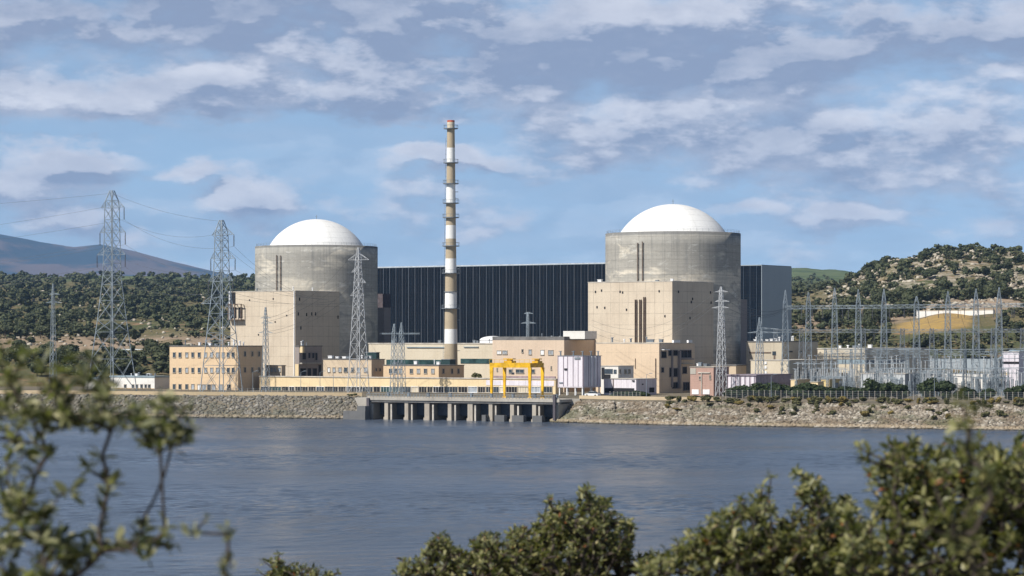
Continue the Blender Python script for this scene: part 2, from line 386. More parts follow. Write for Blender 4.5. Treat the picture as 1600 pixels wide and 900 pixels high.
def ground_z(px, D):
    if D < 200: return 20.4 - .118 * D if D < 198 else -3
    s, run = shore(px)
    if D < s - 4: return -3.0
    if D < s: return -1.6 * (s - D) / 4
    if D < s + run: return (D - s) / run * GZ
    if D < 860: return GZ
    z = hill_z(px, D)
    if D > 900:
        x = (px - 800) / F * D; a = min(1, (D - 900) / 300)
        z += a * (mnoise.fractal(Vector((x / 90, D / 90, 3)), .9, 2, 5) * 3.2 + mnoise.noise(Vector((x / 22, D / 22, 9))) * .9) * (1 if D < 6000 else 0)
    return z
cols = sorted(set(list(np.linspace(-9000, -400, 30)) + list(np.linspace(-400, 0, 40)) + list(np.arange(0, 1600, 5)) + [573.9, 574.1, 873.9, 874.1] + list(np.linspace(1600, 2000, 40)) + list(np.linspace(2000, 10600, 30))))
rows = list(np.linspace(3, 198, 14)) + [200, 400] + list(np.arange(555, 800, 1.5)) + list(np.arange(800, 880, 8)) + list(880 * np.exp(np.linspace(0, math.log(4400 / 880), 150))) + list(4500 * np.exp(np.linspace(0, math.log(45000 / 4500), 24)))
V = []; 
for D in rows:
    for px in cols: V.append(((px - 800) / F * D, D, ground_z(px, D)))
nc = len(cols); idx = np.arange(len(rows) * nc).reshape(len(rows), nc)
Fq = np.stack([idx[:-1, :-1], idx[:-1, 1:], idx[1:, 1:], idx[1:, :-1]], -1).reshape(-1, 4)
gm, t, b = new_mat('dry_ground'); co = obj_co(t)
sp = t.add('ShaderNodeSeparateXYZ'); t.l.new(co, sp.inputs[0])
nA = t.noise(co, .012, 6, .6); nB = t.noise(co, .09, 6, .65); nC = t.noise(co, .5, 5, .7)
c = t.mix(t.rng(nA, .42, .6), (.145, .125, .062), (.085, .095, .042))
c = t.mix(t.rng(nB, .52, .68), c, (.27, .175, .105))
c = t.mix(t.rng(nC, .56, .7, 0, .8), c, (.05, .062, .028))
rock = t.m('MULTIPLY', t.rng(t.noise(co, .16, 8, .78), .47, .56), t.m('MULTIPLY', t.rng(sp.outputs[0], 150, 230), t.m('MULTIPLY', t.rng(sp.outputs[2], 30, 46), t.m('LESS_THAN', sp.outputs[1], 2200))))
c = t.mix(t.m('MULTIPLY', rock, .9), c, t.mix(nC, (.46, .41, .32), (.30, .25, .19)))
earth = t.m('MULTIPLY', t.rng(t.noise(co, .03, 5, .7), .38, .5), t.m('MULTIPLY', t.rng(sp.outputs[1], 1090, 1150), t.rng(sp.outputs[1], 1330, 1210)))
c = t.mix(t.m('MULTIPLY', earth, .85), c, t.mix(nB, (.30, .20, .13), (.40, .32, .24)))
kx = t.m('DIVIDE', sp.outputs[0], sp.outputs[1]); wob = t.m('MULTIPLY', t.m('SUBTRACT', t.noise(co, .05, 4, .6), .5), .012)
kx2 = t.m('ADD', kx, wob); gold = t.m('MULTIPLY', t.m('MULTIPLY', t.rng(kx2, .148, .155), t.rng(kx2, .182, .176)), t.m('MULTIPLY', t.rng(t.m('MULTIPLY_ADD', wob, 3500, sp.outputs[1]), 1036, 1056), t.rng(sp.outputs[1], 1128, 1118)))
c = t.mix(gold, c, t.mix(t.rng(t.noise(co, .2, 6, .7), .35, .68), (.42, .28, .09), (.30, .21, .10)))
far = t.rng(sp.outputs[1], 2300, 3200); c = t.mix(far, c, t.mix(t.rng(nA, .35, .65), (.07, .10, .045), (.12, .15, .07)))
flat = t.m('LESS_THAN', sp.outputs[1], 866)
c = t.mix(flat, c, t.mix(t.rng(nB, .35, .65), (.22, .185, .135), (.13, .115, .085)))
near = t.m('LESS_THAN', sp.outputs[1], 400); c = t.mix(near, c, (.12, .10, .05))
t.put(b.inputs['Base Color'], c); b.inputs['Roughness'].default_value = .95; b.inputs['Specular IOR Level'].default_value = .1
bp = t.add('ShaderNodeBump'); bp.inputs['Strength'].default_value = .8; bp.inputs['Distance'].default_value = 1.2
t.put(bp.inputs['Height'], t.noise(co, .35, 6, .7)); t.l.new(bp.outputs[0], b.inputs['Normal'])
npmesh('ground', V, Fq, gm, True, 'structure')

# mountain far to the left
V = []; RID = [(-2600, 392), (-1600, 340), (-900, 372), (-500, 348), (-120, 362), (0, 369), (60, 380), (115, 389), (158, 385), (210, 396), (265, 411), (330, 427), (420, 447), (520, 470), (700, 505), (900, 530)]
mc = np.linspace(-2600, 900, 260); mr = np.linspace(0, 1, 60)
for j in mr:
    D = 10500 + 4500 * j
    for px in mc:
        x = (px - 800) / F * D; top = max(0, (HOR + 8 - interp(px, RID)) / F * 13500)
        s = min(1, j / .667); s = s ** 1.1 * (1 if j < .667 else 1 - (j - .667) * 1.2)
        z = 14 + top * s + min(1, top / 100) * (mnoise.fractal(Vector((x / 900, D / 1400, 1)), .9, 2, 6) * 60 * math.sin(min(1, s) * math.pi * .93))
        V.append((x, D, z))
idx = np.arange(60 * 260).reshape(60, 260); Fq = np.stack([idx[:-1, :-1], idx[:-1, 1:], idx[1:, 1:], idx[1:, :-1]], -1).reshape(-1, 4)
mm, t, b = new_mat('hazed_mountain_scrub'); co = obj_co(t)
n = t.noise(co, .0016, 6, .6); c = t.mix(t.rng(n, .48, .58), (.010, .038, .068), (.11, .085, .09))  # blue of the distance haze is put into the scrub colour
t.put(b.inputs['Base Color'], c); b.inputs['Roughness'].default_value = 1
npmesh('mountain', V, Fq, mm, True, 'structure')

# lake
wm, t, b = new_mat('lake_water'); co = obj_co(t)
b.inputs['Base Color'].default_value = (.068, .088, .122, 1); b.inputs['Roughness'].default_value = .12; b.inputs['IOR'].default_value = 1.333
w1 = t.noise(t.v('MULTIPLY', co, (.26, .72, 1)), 1, 7, .7, .4); w2 = t.noise(t.v('MULTIPLY', co, (1.1, 2.2, 1)), 1, 3, .6)
gust = t.rng(t.noise(t.v('MULTIPLY', co, (.014, .022, 1)), 1, 4, .55), .34, .66, .45, 1.0)
wind = t.rng(t.noise(t.v('MULTIPLY', co, (.008, .017, 1)), 1, 5, .6), .38, .62); t.put(b.inputs['Roughness'], t.m('MULTIPLY_ADD', wind, .11, .14))
w3 = t.noise(t.v('MULTIPLY', co, (.10, .20, 1)), 1, 4, .6, .5)
h = t.m('MULTIPLY', t.m('ADD', t.m('MULTIPLY_ADD', w3, 2.6, w1), t.m('MULTIPLY', w2, .42)), gust)
bp = t.add('ShaderNodeBump'); bp.inputs['Strength'].default_value = 1; bp.inputs['Distance'].default_value = .55
t.put(bp.inputs['Height'], h); t.l.new(bp.outputs[0], b.inputs['Normal'])
wk = np.linspace(-.235, .235, 430); wr = [196.0]
while wr[-1] < 745: wr.append(wr[-1] + .42 + (wr[-1] - 196) / 550 * .75)
wr = np.array(wr); Yg, Kg = np.meshgrid(wr, wk, indexing='ij'); Xg = Kg * Yg; Zg = np.zeros_like(Xg)
for i in range(70):          # wind waves running mostly towards the viewer's left
    lam = math.exp(rng.uniform(math.log(1.2), math.log(5.5))); th = rng.normal(-1.25, .42); kk_ = 2 * math.pi / lam
    Zg += lam * .0024 * np.sin(kk_ * (Xg * math.cos(th) + Yg * math.sin(th)) + rng.uniform(0, 6.28))
gs = 0
for i in range(9):
    lam = rng.uniform(45, 160); th = rng.uniform(-1.9, -1.2); gs = gs + np.sin(2 * math.pi / lam * (Xg * math.cos(th) * .5 + Yg * math.sin(th)) + rng.uniform(0, 6.28))
Zg *= np.clip(.85 + .16 * gs, .4, 1.5)
nR, nK = Zg.shape; idx = np.arange(nR * nK).reshape(nR, nK)
Fq = np.stack([idx[:-1, :-1], idx[:-1, 1:], idx[1:, 1:], idx[1:, :-1]], -1).reshape(-1, 4)
npmesh('lake', np.stack([Xg, Yg, Zg], -1).reshape(-1, 3), Fq, wm, True, 'structure')
wmb = MB(); wmb.raw([(-4000, 60, -.45), (4000, 60, -.45), (4000, 860, -.45), (-4000, 860, -.45)], [(0, 1, 2, 3)])
tag(wmb.build('lake', wm), kind='structure')

# ------------------------------------------------------------------ riprap
ico_v = []; ph = (1 + 5 ** .5) / 2
for a in (-1, 1):
    for c_ in (-ph, ph): ico_v += [(0, a, c_), (a, c_, 0), (c_, 0, a)]
ico_v = np.array(ico_v) / math.sqrt(1 + ph * ph)
ico_f = []
for i in range(12):
    for j in range(i + 1, 12):
        for l in range(j + 1, 12):
            A, B_, C_ = ico_v[i], ico_v[j], ico_v[l]
            if all(abs(np.linalg.norm(p - q) - 1.0515) < .02 for p, q in ((A, B_), (B_, C_), (A, C_))):
                ico_f.append((i, j, l) if np.dot(np.cross(B_ - A, C_ - A), A) > 0 else (i, l, j))
ico_f = np.array(ico_f)
def subdiv(v, f):
    v = [tuple(x) for x in v]; mp = {}; out = []
    def mid(a, b):
        k = (min(a, b), max(a, b))
        if k not in mp:
            m = np.array(v[a]) + np.array(v[b]); m /= np.linalg.norm(m); mp[k] = len(v); v.append(tuple(m))
        return mp[k]
    for a, b, c in f:
        x, y, z = mid(a, b), mid(b, c), mid(c, a); out += [(a, x, z), (b, y, x), (c, z, y), (x, y, z)]
    return np.array(v), np.array(out)
ico1_v, ico1_f = subdiv(ico_v, ico_f)
def rocks(name, pos, size, mat, flatz=.6):
    n = len(pos); jit = 1 + rng.uniform(-.28, .28, (n, 12, 1)); base = ico_v[None] * jit
    sc = np.stack([rng.uniform(.7, 1.35, n), rng.uniform(.7, 1.2, n), rng.uniform(.45, .9, n)], -1)[:, None, :] * np.asarray(size)[:, None, None]
    base = base * sc; a = rng.uniform(0, 6.28, n); tl = rng.uniform(-.6, .6, n)
    y = base[:, :, 1] * np.cos(tl)[:, None] - base[:, :, 2] * np.sin(tl)[:, None]; z = base[:, :, 1] * np.sin(tl)[:, None] + base[:, :, 2] * np.cos(tl)[:, None]
    x = base[:, :, 0]; X = x * np.cos(a)[:, None] - y * np.sin(a)[:, None]; Y = x * np.sin(a)[:, None] + y * np.cos(a)[:, None]
    V = np.stack([X, Y, z], -1) + np.asarray(pos)[:, None, :]
    Fc = (ico_f[None] + (np.arange(n) * 12)[:, None, None]).reshape(-1, 3)
    return npmesh(name, V.reshape(-1, 3), Fc, mat, False, 'stuff')
rockL = islandmat('grey_riprap', [(0, (.11, .10, .09)), (.5, (.19, .175, .15)), (.85, (.27, .25, .215)), (1, (.36, .34, .30))], .9, 0, .3, .8, ((.13, .125, .09), (.24, .21, .17)), True)
rockR = islandmat('buff_riprap', [(0, (.14, .12, .095)), (.4, (.25, .21, .165)), (.8, (.36, .315, .25)), (.95, (.44, .40, .34)), (1, (.52, .50, .45))], .9, 0, .3, .8, ((.17, .125, .08), (.10, .105, .055)), True)
def bank(name, p0, p1, n, mat, s0, s1, tmax=1.0, tmin=-.03):
    pos = []; sz = []
    for _ in range(n):
        px = random.uniform(p0, p1); s, run = shore(px); q = random.uniform(tmin, tmax); D = s + run * q
        pos.append(((px - 800) / F * D, D, GZ * q - .05)); sz.append((s0 + (s1 - s0) * random.random() ** 2.2 * 1.5) * (1.25 if q < .08 else 1))
    return rocks(name, pos, sz, mat)
bank('riprap_bank', -260, 568, 8500, rockL, .24, .58)
bank('riprap_bank', 880, 1900, 20000, rockR, .18, .55, .93)
pos = []; sz = []
for _ in range(900):       # heap of stone against the right wing wall
    px = random.uniform(862, 960); s = 676 - (px - 862) * .12; q = random.random() ** .8; top = interp(px, [(862, .6), (885, 2.6), (905, 4.8), (960, 5.6)])
    pos.append(((px - 800) / F * (s + q * 8), s + q * 8, q * top - .1)); sz.append(random.uniform(.3, .75))
rocks('rubble_heap', pos, sz, rockR)

# ------------------------------------------------------------------ buildings
ANG = -R(33); U = Vector((math.cos(ANG), math.sin(ANG), 0)); Vv = Vector((-math.sin(ANG), math.cos(ANG), 0))
class Bld:
    """box building standing on the site grid; near vertical edge at column pxc, distance D"""
    def __init__(s, name, label, cat, pxc, D, yt, pxl, pxr=None, b=None, mat=None, z0=GZ, roof=roofm, over=.18, rt=.35, yb=None, group=None, body='wall', smat=None):
        s.C = xy(pxc, D); s.D = D; s.z0 = z0 if yb is None else zy(yb, D)
        s.root = empty(name, (s.C.x, s.C.y, s.z0), ANG, label, cat, group)
        s.a = -s.tx(pxl); s.b = b if b else s.ty(pxr); s.h = zy(yt, D) - s.z0
        MB().box(-s.a, 0, 0, s.b, -.3, s.h).build(body, mat, s.root)
        if roof: MB().box(-s.a - over, over, -over, s.b + over, s.h + .003, s.h + rt).build('roof', roof, s.root)
    def tx(s, px): k = (px - 800) / F; return (k * s.C.y - s.C.x) / (U.x - k * U.y)
    def ty(s, px): k = (px - 800) / F; return (k * s.C.y - s.C.x) / (Vv.x - k * Vv.y)
    def fz(s, px, py, front=True):
        D = s.C.y + (s.tx(px) * U.y if front else s.ty(px) * Vv.y); return zy(py, D) - s.z0
    def rect(s, face, px0, px1, y0, y1):
        fr = face == 'f'; g = s.tx if fr else s.ty
        return g(px0), g(px1), s.fz((px0 + px1) / 2, y1, fr), s.fz((px0 + px1) / 2, y0, fr)
    def slab(s, name, face, px0, px1, y0, y1, mat, out=.1, inn=.2, parent=None):
        a, b, z0, z1 = s.rect(face, px0, px1, y0, y1); m = MB()
        if face == 'f': m.box(a, b, -out, inn, z0, z1)
        else: m.box(-inn, out, a, b, z0, z1)
        return m.build(name, mat, parent or s.root)
    def window(s, face, px0, px1, y0, y1, pane=None, fm=None, mull=1, name='window'):
        a, b, z0, z1 = s.rect(face, px0, px1, y0, y1); w = .1; m = MB(); fm = fm or frame_m
        def bx(m, p, q, r0, r1, o0, o1):
            if face == 'f': m.box(p, q, -o1, -o0, r0, r1)
            else: m.box(o0, o1, p, q, r0, r1)
        bx(m, a, b, z1 - w, z1 + .05, -.05, .22); bx(m, a - .05, b + .05, z0 - .08, z0 + w, -.05, .26)
        bx(m, a, a + w, z0 + w + .002, z1 - w - .002, -.05, .16); bx(m, b - w, b, z0 + w + .002, z1 - w - .002, -.05, .16)
        for i in range(1, mull):
            q = a + (b - a) * i / mull; bx(m, q - .04, q + .04, z0 + w + .002, z1 - w - .002, -.05, .13)
        o = m.build(name, fm, s.root)
        g = MB(); bx(g, a + w + .002, b - w - .002, z0 + w + .004, z1 - w - .004, -.06, .04); g.build('pane', pane or glass, o)
        return o
    def roofbox(s, name, x0, x1, y0, y1, h, mat): return MB().box(x0, x1, y0, y1, s.h + .36, s.h + .36 + h).build(name, mat, s.root)
    def vents(s, n, seed=0, mat=None):
        r = random.Random(seed)
        for i in range(n):
            x = -s.a * r.uniform(.05, .95); y = s.b * r.uniform(.08, .5); k = r.uniform(.35, .8); h = r.uniform(.6, 1.5); m = MB()
            if r.random() < .5:
                m.box(x - k, x + k, y - k * .7, y + k * .7, s.h + .36, s.h + .36 + h * .6); m.box(x - k - .1, x + k + .1, y - k * .7 - .1, y + k * .7 + .1, s.h + .363 + h * .6, s.h + .5 + h * .6)
            else:
                m.lathe([(k * .35, s.h + .36), (k * .35, s.h + .36 + h), (k * .6, s.h + .36 + h), (k * .5, s.h + .6 + h)], 10, x, y)
            m.build('roof_vent', mat or (whitep if r.random() < .5 else steel_dark), s.root)

# turbine hall
hall = Bld('turbine_hall', 'long dark navy turbine hall with pale vertical ribs between the two reactor drums', 'turbine hall', 1085, 926, 409.8, 540, b=16, mat=M_navy, roof=M_greyclad, over=.05, rt=.2)
m = MB(); x = -hall.a + .5
while x < -.4:
    m.box(x - .06, x + .06, -.32, .1, 0, hall.h - .05); x += 3.02
m.build('cladding_ribs', M_navyrib, hall.root)
m = MB(); x = -hall.a + 1.5
while x < -.6: m.box(x - .035, x + .035, -.14, .1, 0, hall.h - .4); x += 1.007
m.build('cladding_slats', plain('dark_slat', (.012, .018, .028), .7, 0), hall.root)
m = MB(); x = -hall.a + 2.01
while x < -.6: m.box(x - .03, x + .03, -.2, .1, 0, hall.h - .2); x += 3.02
m.build('cladding_seams', plain('seam_strip', (.07, .085, .11), .6), hall.root)
m = MB(); m.box(-hall.a, 0, .1, .2, hall.h + .2, hall.h + .55); m.build('parapet', plain('pale_parapet', (.45, .48, .52), .6), hall.root)
hall2 = Bld('turbine_hall', 'turbine hall end block right of the second reactor, navy front and blank grey side wall', 'turbine hall', 1190, 905, 414.8, 1120, 1236, mat=M_navy, roof=M_greyclad, over=.06, rt=.3)
m = MB(); x = -hall2.a + .5
while x < -.3: m.box(x - .06, x + .06, -.25, .1, 0, hall2.h - .05); x += 2.6
m.build('cladding_ribs', plain('dark_rib', (.07, .10, .14), .5, .2), hall2.root)
MB().box(.003, .2, -.2, hall2.b + .1, 0, hall2.h - .02).build('side_wall', M_greyclad, hall2.root)

# reactors
def reactor(label, pxc, D, yrim, ydome, rd, mat, pipes):
    c = xy(pxc, D); root = empty('reactor_building', (c.x, c.y, GZ), 0, label, 'reactor building')
    Rr = 21.5; h = zy(yrim, D) - GZ; hd = zy(ydome, D) - GZ - h
    m = MB(); m.lathe([(Rr, -.3)] + [(Rr, h * i / 12) for i in range(1, 13)] + [(Rr - .9, h), (Rr - .9, h - 1.0)], 128); d = m.build('drum', mat, root)
    for p in d.data.polygons: p.use_smooth = abs(p.normal.z) < .3
    rs = (rd * rd + hd * hd) / (2 * hd); zc = h + hd - rs; a0 = math.asin(min(.999, rd / rs)) + .12
    prof = [(rs * math.sin(a0 * (1 - i / 24)), zc + rs * math.cos(a0 * (1 - i / 24))) for i in range(24)] + [(.02, zc + rs)]
    do = MB().lathe(prof, 96).build('dome', M_dome, root, True)
    MB().bar((0, 0, h + hd - .1), (0, 0, h + hd + 1.5), .1).bar((-.4, 0, h + hd + .9), (.4, 0, h + hd + .9), .05).build('lightning_rod', steel_dark, root)
    m = MB()
    for i in range(64):
        t = 2 * math.pi * i / 64; m.bar(((Rr - .45) * math.cos(t), (Rr - .45) * math.sin(t), h), ((Rr - .45) * math.cos(t), (Rr - .45) * math.sin(t), h + .9), .035)
        t2 = 2 * math.pi * (i + 1) / 64
        for q in (.5, .9): m.bar(((Rr - .45) * math.cos(t), (Rr - .45) * math.sin(t), h + q), ((Rr - .45) * math.cos(t2), (Rr - .45) * math.sin(t2), h + q), .025)
    m.build('railing', steel_dark, root)
    for (px, y0, y1) in pipes:
        s = ((px - pxc) / F * D) / Rr; t = math.asin(s); vx, vy = math.sin(t) * (Rr + .45), -math.cos(t) * (Rr + .45)
        z1 = zy(y0, D - Rr) - GZ; z0 = zy(y1, D - Rr) - GZ - 1; m = MB()
        m.bar((vx, vy, z0), (vx, vy, z1), .17, n=8); z = z0
        while z < z1: m.bar((vx * .97, vy * .97, z), (vx, vy, z), .14); z += 2.2
        m.build('stand_pipe', rust, root)
    return root
reactor('left domed reactor drum of streaked grey concrete behind the taller lattice mast', 494.5, 900, 385.8, 342.5, 16.7, M_drum, [(440.5, 398, 455), (446.5, 399, 455)])
reactor('right domed reactor drum of stained concrete, the larger and nearer of the two', 1051.5, 815, 365.5, 319, 17.0, M_drum2, [(993, 379, 442), (1000, 377, 442)])

# blocks in front of the reactors
b1 = Bld('auxiliary_building', 'tall tan windowless block in front of the left reactor, with a steel framed corner balcony', 'industrial building', 461.5, 860, 455, 360, 537, mat=M_box, roof=roofl, rt=.25, over=.1)
m = MB()
a_, b_, z0_, z1_ = b1.rect('f', 361, 381, 476, 499)
for x_ in (a_, (a_ + b_) / 2, b_): m.box(x_ - .15, x_ + .15, -1.6, -1.3, z0_, z1_); m.box(x_ - .15, x_ + .15, -1.6, 0, z1_ - .2, z1_)
m.box(a_ - .2, b_ + .2, -1.8, 0, z0_ - .3, z0_); m.box(a_ - .2, b_ + .2, -1.65, -1.35, z1_, z1_ + .25); m.build('balcony', rust, b1.root)
b1.slab('opening', 'f', 363, 369.5, 480, 497, darkhole, .12); b1.slab('opening', 'f', 373.5, 379, 480, 497, darkhole, .12)
b1.slab('opening', 'f', 361.2, 368, 457, 475, darkhole, .1)
b1.slab('corner_post', 'f', 360.2, 361.4, 455, 500, whitep, .9)
for (x_, y_) in ((448, 493), (390, 469), (427, 467), (430, 503), (404, 523)): b1.slab('wall_vent', 'f', x_ - .9, x_ + .9, y_ - 1.2, y_ + 1.2, darkhole, .08)
for (x_, y_) in ((466, 491), (479, 492), (487, 491), (493, 491), (528, 496), (468, 468), (470, 513), (533, 513)): b1.slab('wall_vent', 's', x_ - .8, x_ + .8, y_ - 3, y_ + 2, darkhole, .08)
b1.slab('drain_pipe', 'f', 459.6, 460.6, 455, 590, whitep, .3)
b1.vents(4, 3)
b2 = Bld('auxiliary_building', 'tall tan windowless block in front of the right reactor, with three dark ladder shafts', 'industrial building', 1050.5, 775, 440, 919, 1118, mat=M_box, roof=roofl, rt=.25, over=.1)
for cx_ in (994.3, 1001.2, 1007.6):
    m = MB(); a_, b_, z0_, z1_ = b2.rect('f', cx_ - 1.5, cx_ + 1.5, 464 if cx_ > 1005 else 468, 536); m.box(a_, a_ + .12, -.5, -.05, z0_, z1_); m.box(b_ - .12, b_, -.5, -.05, z0_, z1_)
    z_ = z0_; kx = 0
    while z_ < z1_ - 1: m.bar((a_, -.3, z_), (b_, -.3, z_ + 1), .05) if kx % 2 else m.bar((b_, -.3, z_), (a_, -.3, z_ + 1), .05); z_ += 1; kx += 1
    m.build('ladder', rust, b2.root)
for (x_, y_) in ((930.5, 456), (933, 480), (940, 454), (979, 484), (969, 456), (973, 457), (1030, 455), (1039, 494), (945, 481)): b2.slab('wall_vent', 'f', x_ - 1, x_ + 1, y_ - 1.8, y_ + 1.8, darkhole, .08)
for (x_, y_) in ((1060, 456), (1110, 457), (1080, 472), (1111, 473), (1082, 467), (1078, 497)): b2.slab('wall_vent', 's', x_ - .8, x_ + .8, y_ - 2, y_ + 2, darkhole, .08)
b2.vents(4, 8)
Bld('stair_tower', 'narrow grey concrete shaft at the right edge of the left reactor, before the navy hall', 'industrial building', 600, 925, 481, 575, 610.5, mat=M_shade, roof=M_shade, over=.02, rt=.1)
Bld('upper_shaft', 'small dark block rising behind the left reactor before the navy hall', 'industrial building', 598, 940, 459, 580, 610, mat=plain('dark_plaster', (.10, .08, .085), .8), roof=None)
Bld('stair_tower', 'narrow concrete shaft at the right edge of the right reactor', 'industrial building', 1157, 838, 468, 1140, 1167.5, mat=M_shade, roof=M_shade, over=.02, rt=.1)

# chimney
cc = xy(704.5, 815); root = empty('chimney', (cc.x, cc.y, GZ), 0, 'tall slender chimney banded tan and white with ring platforms and a red rim', 'chimney')
def cr(z): return interp(z, [(0, 2.25), (84.2, 1.2)])
def cz(y): return zy(y, 815) - GZ
bands = [(188, 191, M_red), (191, 201, M_cream), (201, 231, M_tanband), (231, 255, M_whiteband), (255, 287, M_tanband), (287, 317, M_whiteband), (317, 352, M_tanband), (352, 373, M_whiteband), (373, 404, M_tanband),
         (404, 427, M_whiteband), (427, 456, M_tanband), (456, 482, M_whiteband), (482, 514, M_tanband), (514, 537, M_whiteband), (537, 609, M_tanband)]
for (y0, y1, mt) in bands:
    z0, z1 = cz(y1), cz(y0); MB().lathe([(cr(z0), z0), (cr((z0 + z1) / 2), (z0 + z1) / 2), (cr(z1), z1 - .004)], 32, cap=mt is M_red).build('band' if mt not in (M_red,) else 'rim', mt, root, True)
for o in root.children: 
    for p in o.data.polygons: p.use_smooth = abs(p.normal.z) < .5 and o.name != 'rim'
for y in (201.5, 255, 287.5, 318, 340.5, 385, 427.5, 456.5, 482.5):
    z = cz(y); m = MB(); w = 1.05 if y not in (456.5,) else .3; rr = cr(z)
    m.lathe([(rr + .02, z), (rr + w, z), (rr + w, z + .22), (rr + .02, z + .22)], 20)
    if w > .5:
        for i in range(12):
            t_ = i * math.pi / 6; m.bar(((rr + w) * math.cos(t_), (rr + w) * math.sin(t_), z + .2), ((rr + w) * math.cos(t_), (rr + w) * math.sin(t_), z + 1.2), .05)
            t2 = (i + 1) * math.pi / 6; m.bar(((rr + w) * math.cos(t_), (rr + w) * math.sin(t_), z + 1.2), ((rr + w) * math.cos(t2), (rr + w) * math.sin(t2), z + 1.2), .05)
    m.build('ring_platform', steel_dark, root)
m = MB(); za, zb = 2, cz(215)
for s_ in (-.2, .2): m.bar((-cr(za) - .35, s_, za), (-cr(zb) - .35, s_, zb), .06)
z = za
while z < zb: r_ = cr(z) + .35; m.bar((-r_, -.2, z), (-r_, .2, z), .05); m.bar((-r_, 0, z), (-r_ + .4, 0, z), .04); z += 1.4
m.build('ladder', steel_dark, root)
m = MB()
for y in (300, 310, 420, 500, 548): z = cz(y); m.bar((cr(z), -.5, z), (cr(z) + .9, -.5, z), .12)
m.build('aircraft_light', steel_dark, root)

# left office block
of = Bld('office_building', 'three storey peach office block on the left with rows of small square windows', 'office building', 372, 800, 541.5, 265, 411, mat=M_peach, roof=roofm, rt=.3)
for cx_ in (272.5, 281.5, 292, 301.5, 311.5, 321.5, 331, 340, 349, 357, 364.5):
    for y_ in (554.5, 578.5): of.window('f', cx_ - 2.3, cx_ + 2.3, y_ - 4, y_ + 4, glass if (cx_ * 7 + y_) % 3 > .9 else glass_lt)
for cx_ in (272.5, 281.5, 292, 301.5): of.window('f', cx_ - 2.4, cx_ + 2.4, 600, 608.5, glass_lt if cx_ > 295 else glass)
for i, cx_ in enumerate((312, 319, 327, 334, 345, 358)): of.window('f', cx_ - 3, cx_ + 3, 600.5, 610, (whitep, glass_lt, glass, glass_lt, glass_lt, darkhole)[i], mull=2, name='door')
for cx_ in (382.5, 394, 404.5):
    for y_ in (553, 578): of.window('s', cx_ - 1.6, cx_ + 1.6, y_ - 4, y_ + 4, glass)
of.vents(9, 5)
b0 = Bld('low_building', 'low white single storey building left of the peach office block', 'low building', 241.5, 825, 590, 172, 266, mat=M_white, roof=bluroof, rt=.5)
for cx_ in (196, 208, 214, 221.5, 228, 233.5): b0.window('f', cx_ - 2, cx_ + 2, 600.5, 606.5, glass)
b0.slab('ochre_plinth', 'f', 176, 241, 606.5, 609, plain('ochre_paint', (.55, .33, .12), .8), .06)
b0.vents(6, 11)
sh = Bld('shed', 'small pale lean-to shed left of the low white building, behind the big pylon', 'shed', 150, 815, 592, 132, 160, mat=M_white, roof=bluroof)

# low-lying long block behind the intake
lb = Bld('workshop_building', 'long low pale yellow building with a glazed ground floor behind the intake deck', 'low building', 868, 745, 593.2, 405, 880, mat=M_yel, roof=roofl, rt=.25, over=.25)
r2 = random.Random(4); p = 408.0; kk = 0
while p < 862:
    w = r2.uniform(9, 24); q = min(p + w, 864); pm = (glass, glass_gr, glass_lt, glass, darkhole, glass_gr, whitep, M_cream)[r2.randrange(8)] if p > 560 else (darkhole, glass, darkhole, glass_gr)[r2.randrange(4)]
    lb.window('f', p + .3, q - .6, 604, 613.5, pm, roofl if kk % 3 else whitep, mull=max(1, int((q - p) / 4)), name='glazed_bay' ); p = q; kk += 1
lb.slab('fascia', 'f', 760, 866, 594.5, 602.5, lilac, .12)

sb = Bld('small_block', 'small tan block with three windows at the foot of the left tan block', 'low building', 440, 812, 571.5, 414, 446, mat=M_tan, roof=roofm, rt=.2)
for cx_ in (425, 430.5, 437): sb.window('f', cx_ - 1.8, cx_ + 1.8, 574.5, 581, glass_lt)
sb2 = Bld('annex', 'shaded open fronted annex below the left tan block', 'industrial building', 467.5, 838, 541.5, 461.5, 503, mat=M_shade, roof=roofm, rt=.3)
sb2.slab('box_sign', 's', 468, 471, 541.5, 551, M_yel, 1.2)
for (x0, x1, y0, y1) in ((472, 478, 551, 562), (481, 485, 551, 560), (487, 491, 551, 560), (492, 496, 551, 563), (468, 478, 575, 590), (480, 486, 575, 590), (488, 495, 575, 590), (497, 502, 570, 590)): sb2.window('s', x0, x1, y0, y1, darkhole, M_shade, name='opening')
sb2.slab('ledge', 's', 468, 503, 566.5, 568.5, M_conc, 1.1)
sb2.slab('pale_wall', 'f', 461.7, 467.3, 569, 590, M_yel, .3)
sb2.vents(3, 2)
b3 = Bld('control_building', 'tan block with a few mixed windows left of the longer peach block', 'low building', 580.5, 798, 562, 505, 601, mat=M_tan, roof=roofm, rt=.2)
for i, (cx_, w_) in enumerate(((514, 2), (522, 2.2), (531.5, 2.5), (540.5, 3), (551, 2.5), (560.5, 2.3), (571.5, 2.8))): b3.window('f', cx_ - w_, cx_ + w_, 574, 581.5, (whitep, glass_lt, glass_lt, glass, glass, glass_lt, glass_lt)[i])
for cx_ in (587.5, 593.5): b3.window('s', cx_ - 1.2, cx_ + 1.2, 575, 580, glass)
b3.vents(7, 21)
b4 = Bld('control_building', 'peach block with a row of seven square windows just left of the chimney foot', 'low building', 685.5, 785, 571.5, 599, 725, mat=M_peach, roof=roofm, rt=.2)
for i, cx_ in enumerate((610.5, 618.5, 626, 643, 654, 665, 676.5)): b4.window('f', cx_ - 2.6, cx_ + 2.6, 576, 583.5, glass_lt if i in (2, 4, 6) else glass, mull=2)
for cx_ in (692.5, 706, 716): b4.window('s', cx_ - 1.6, cx_ + 1.6, 576, 584, glass)
b4.vents(4, 31)
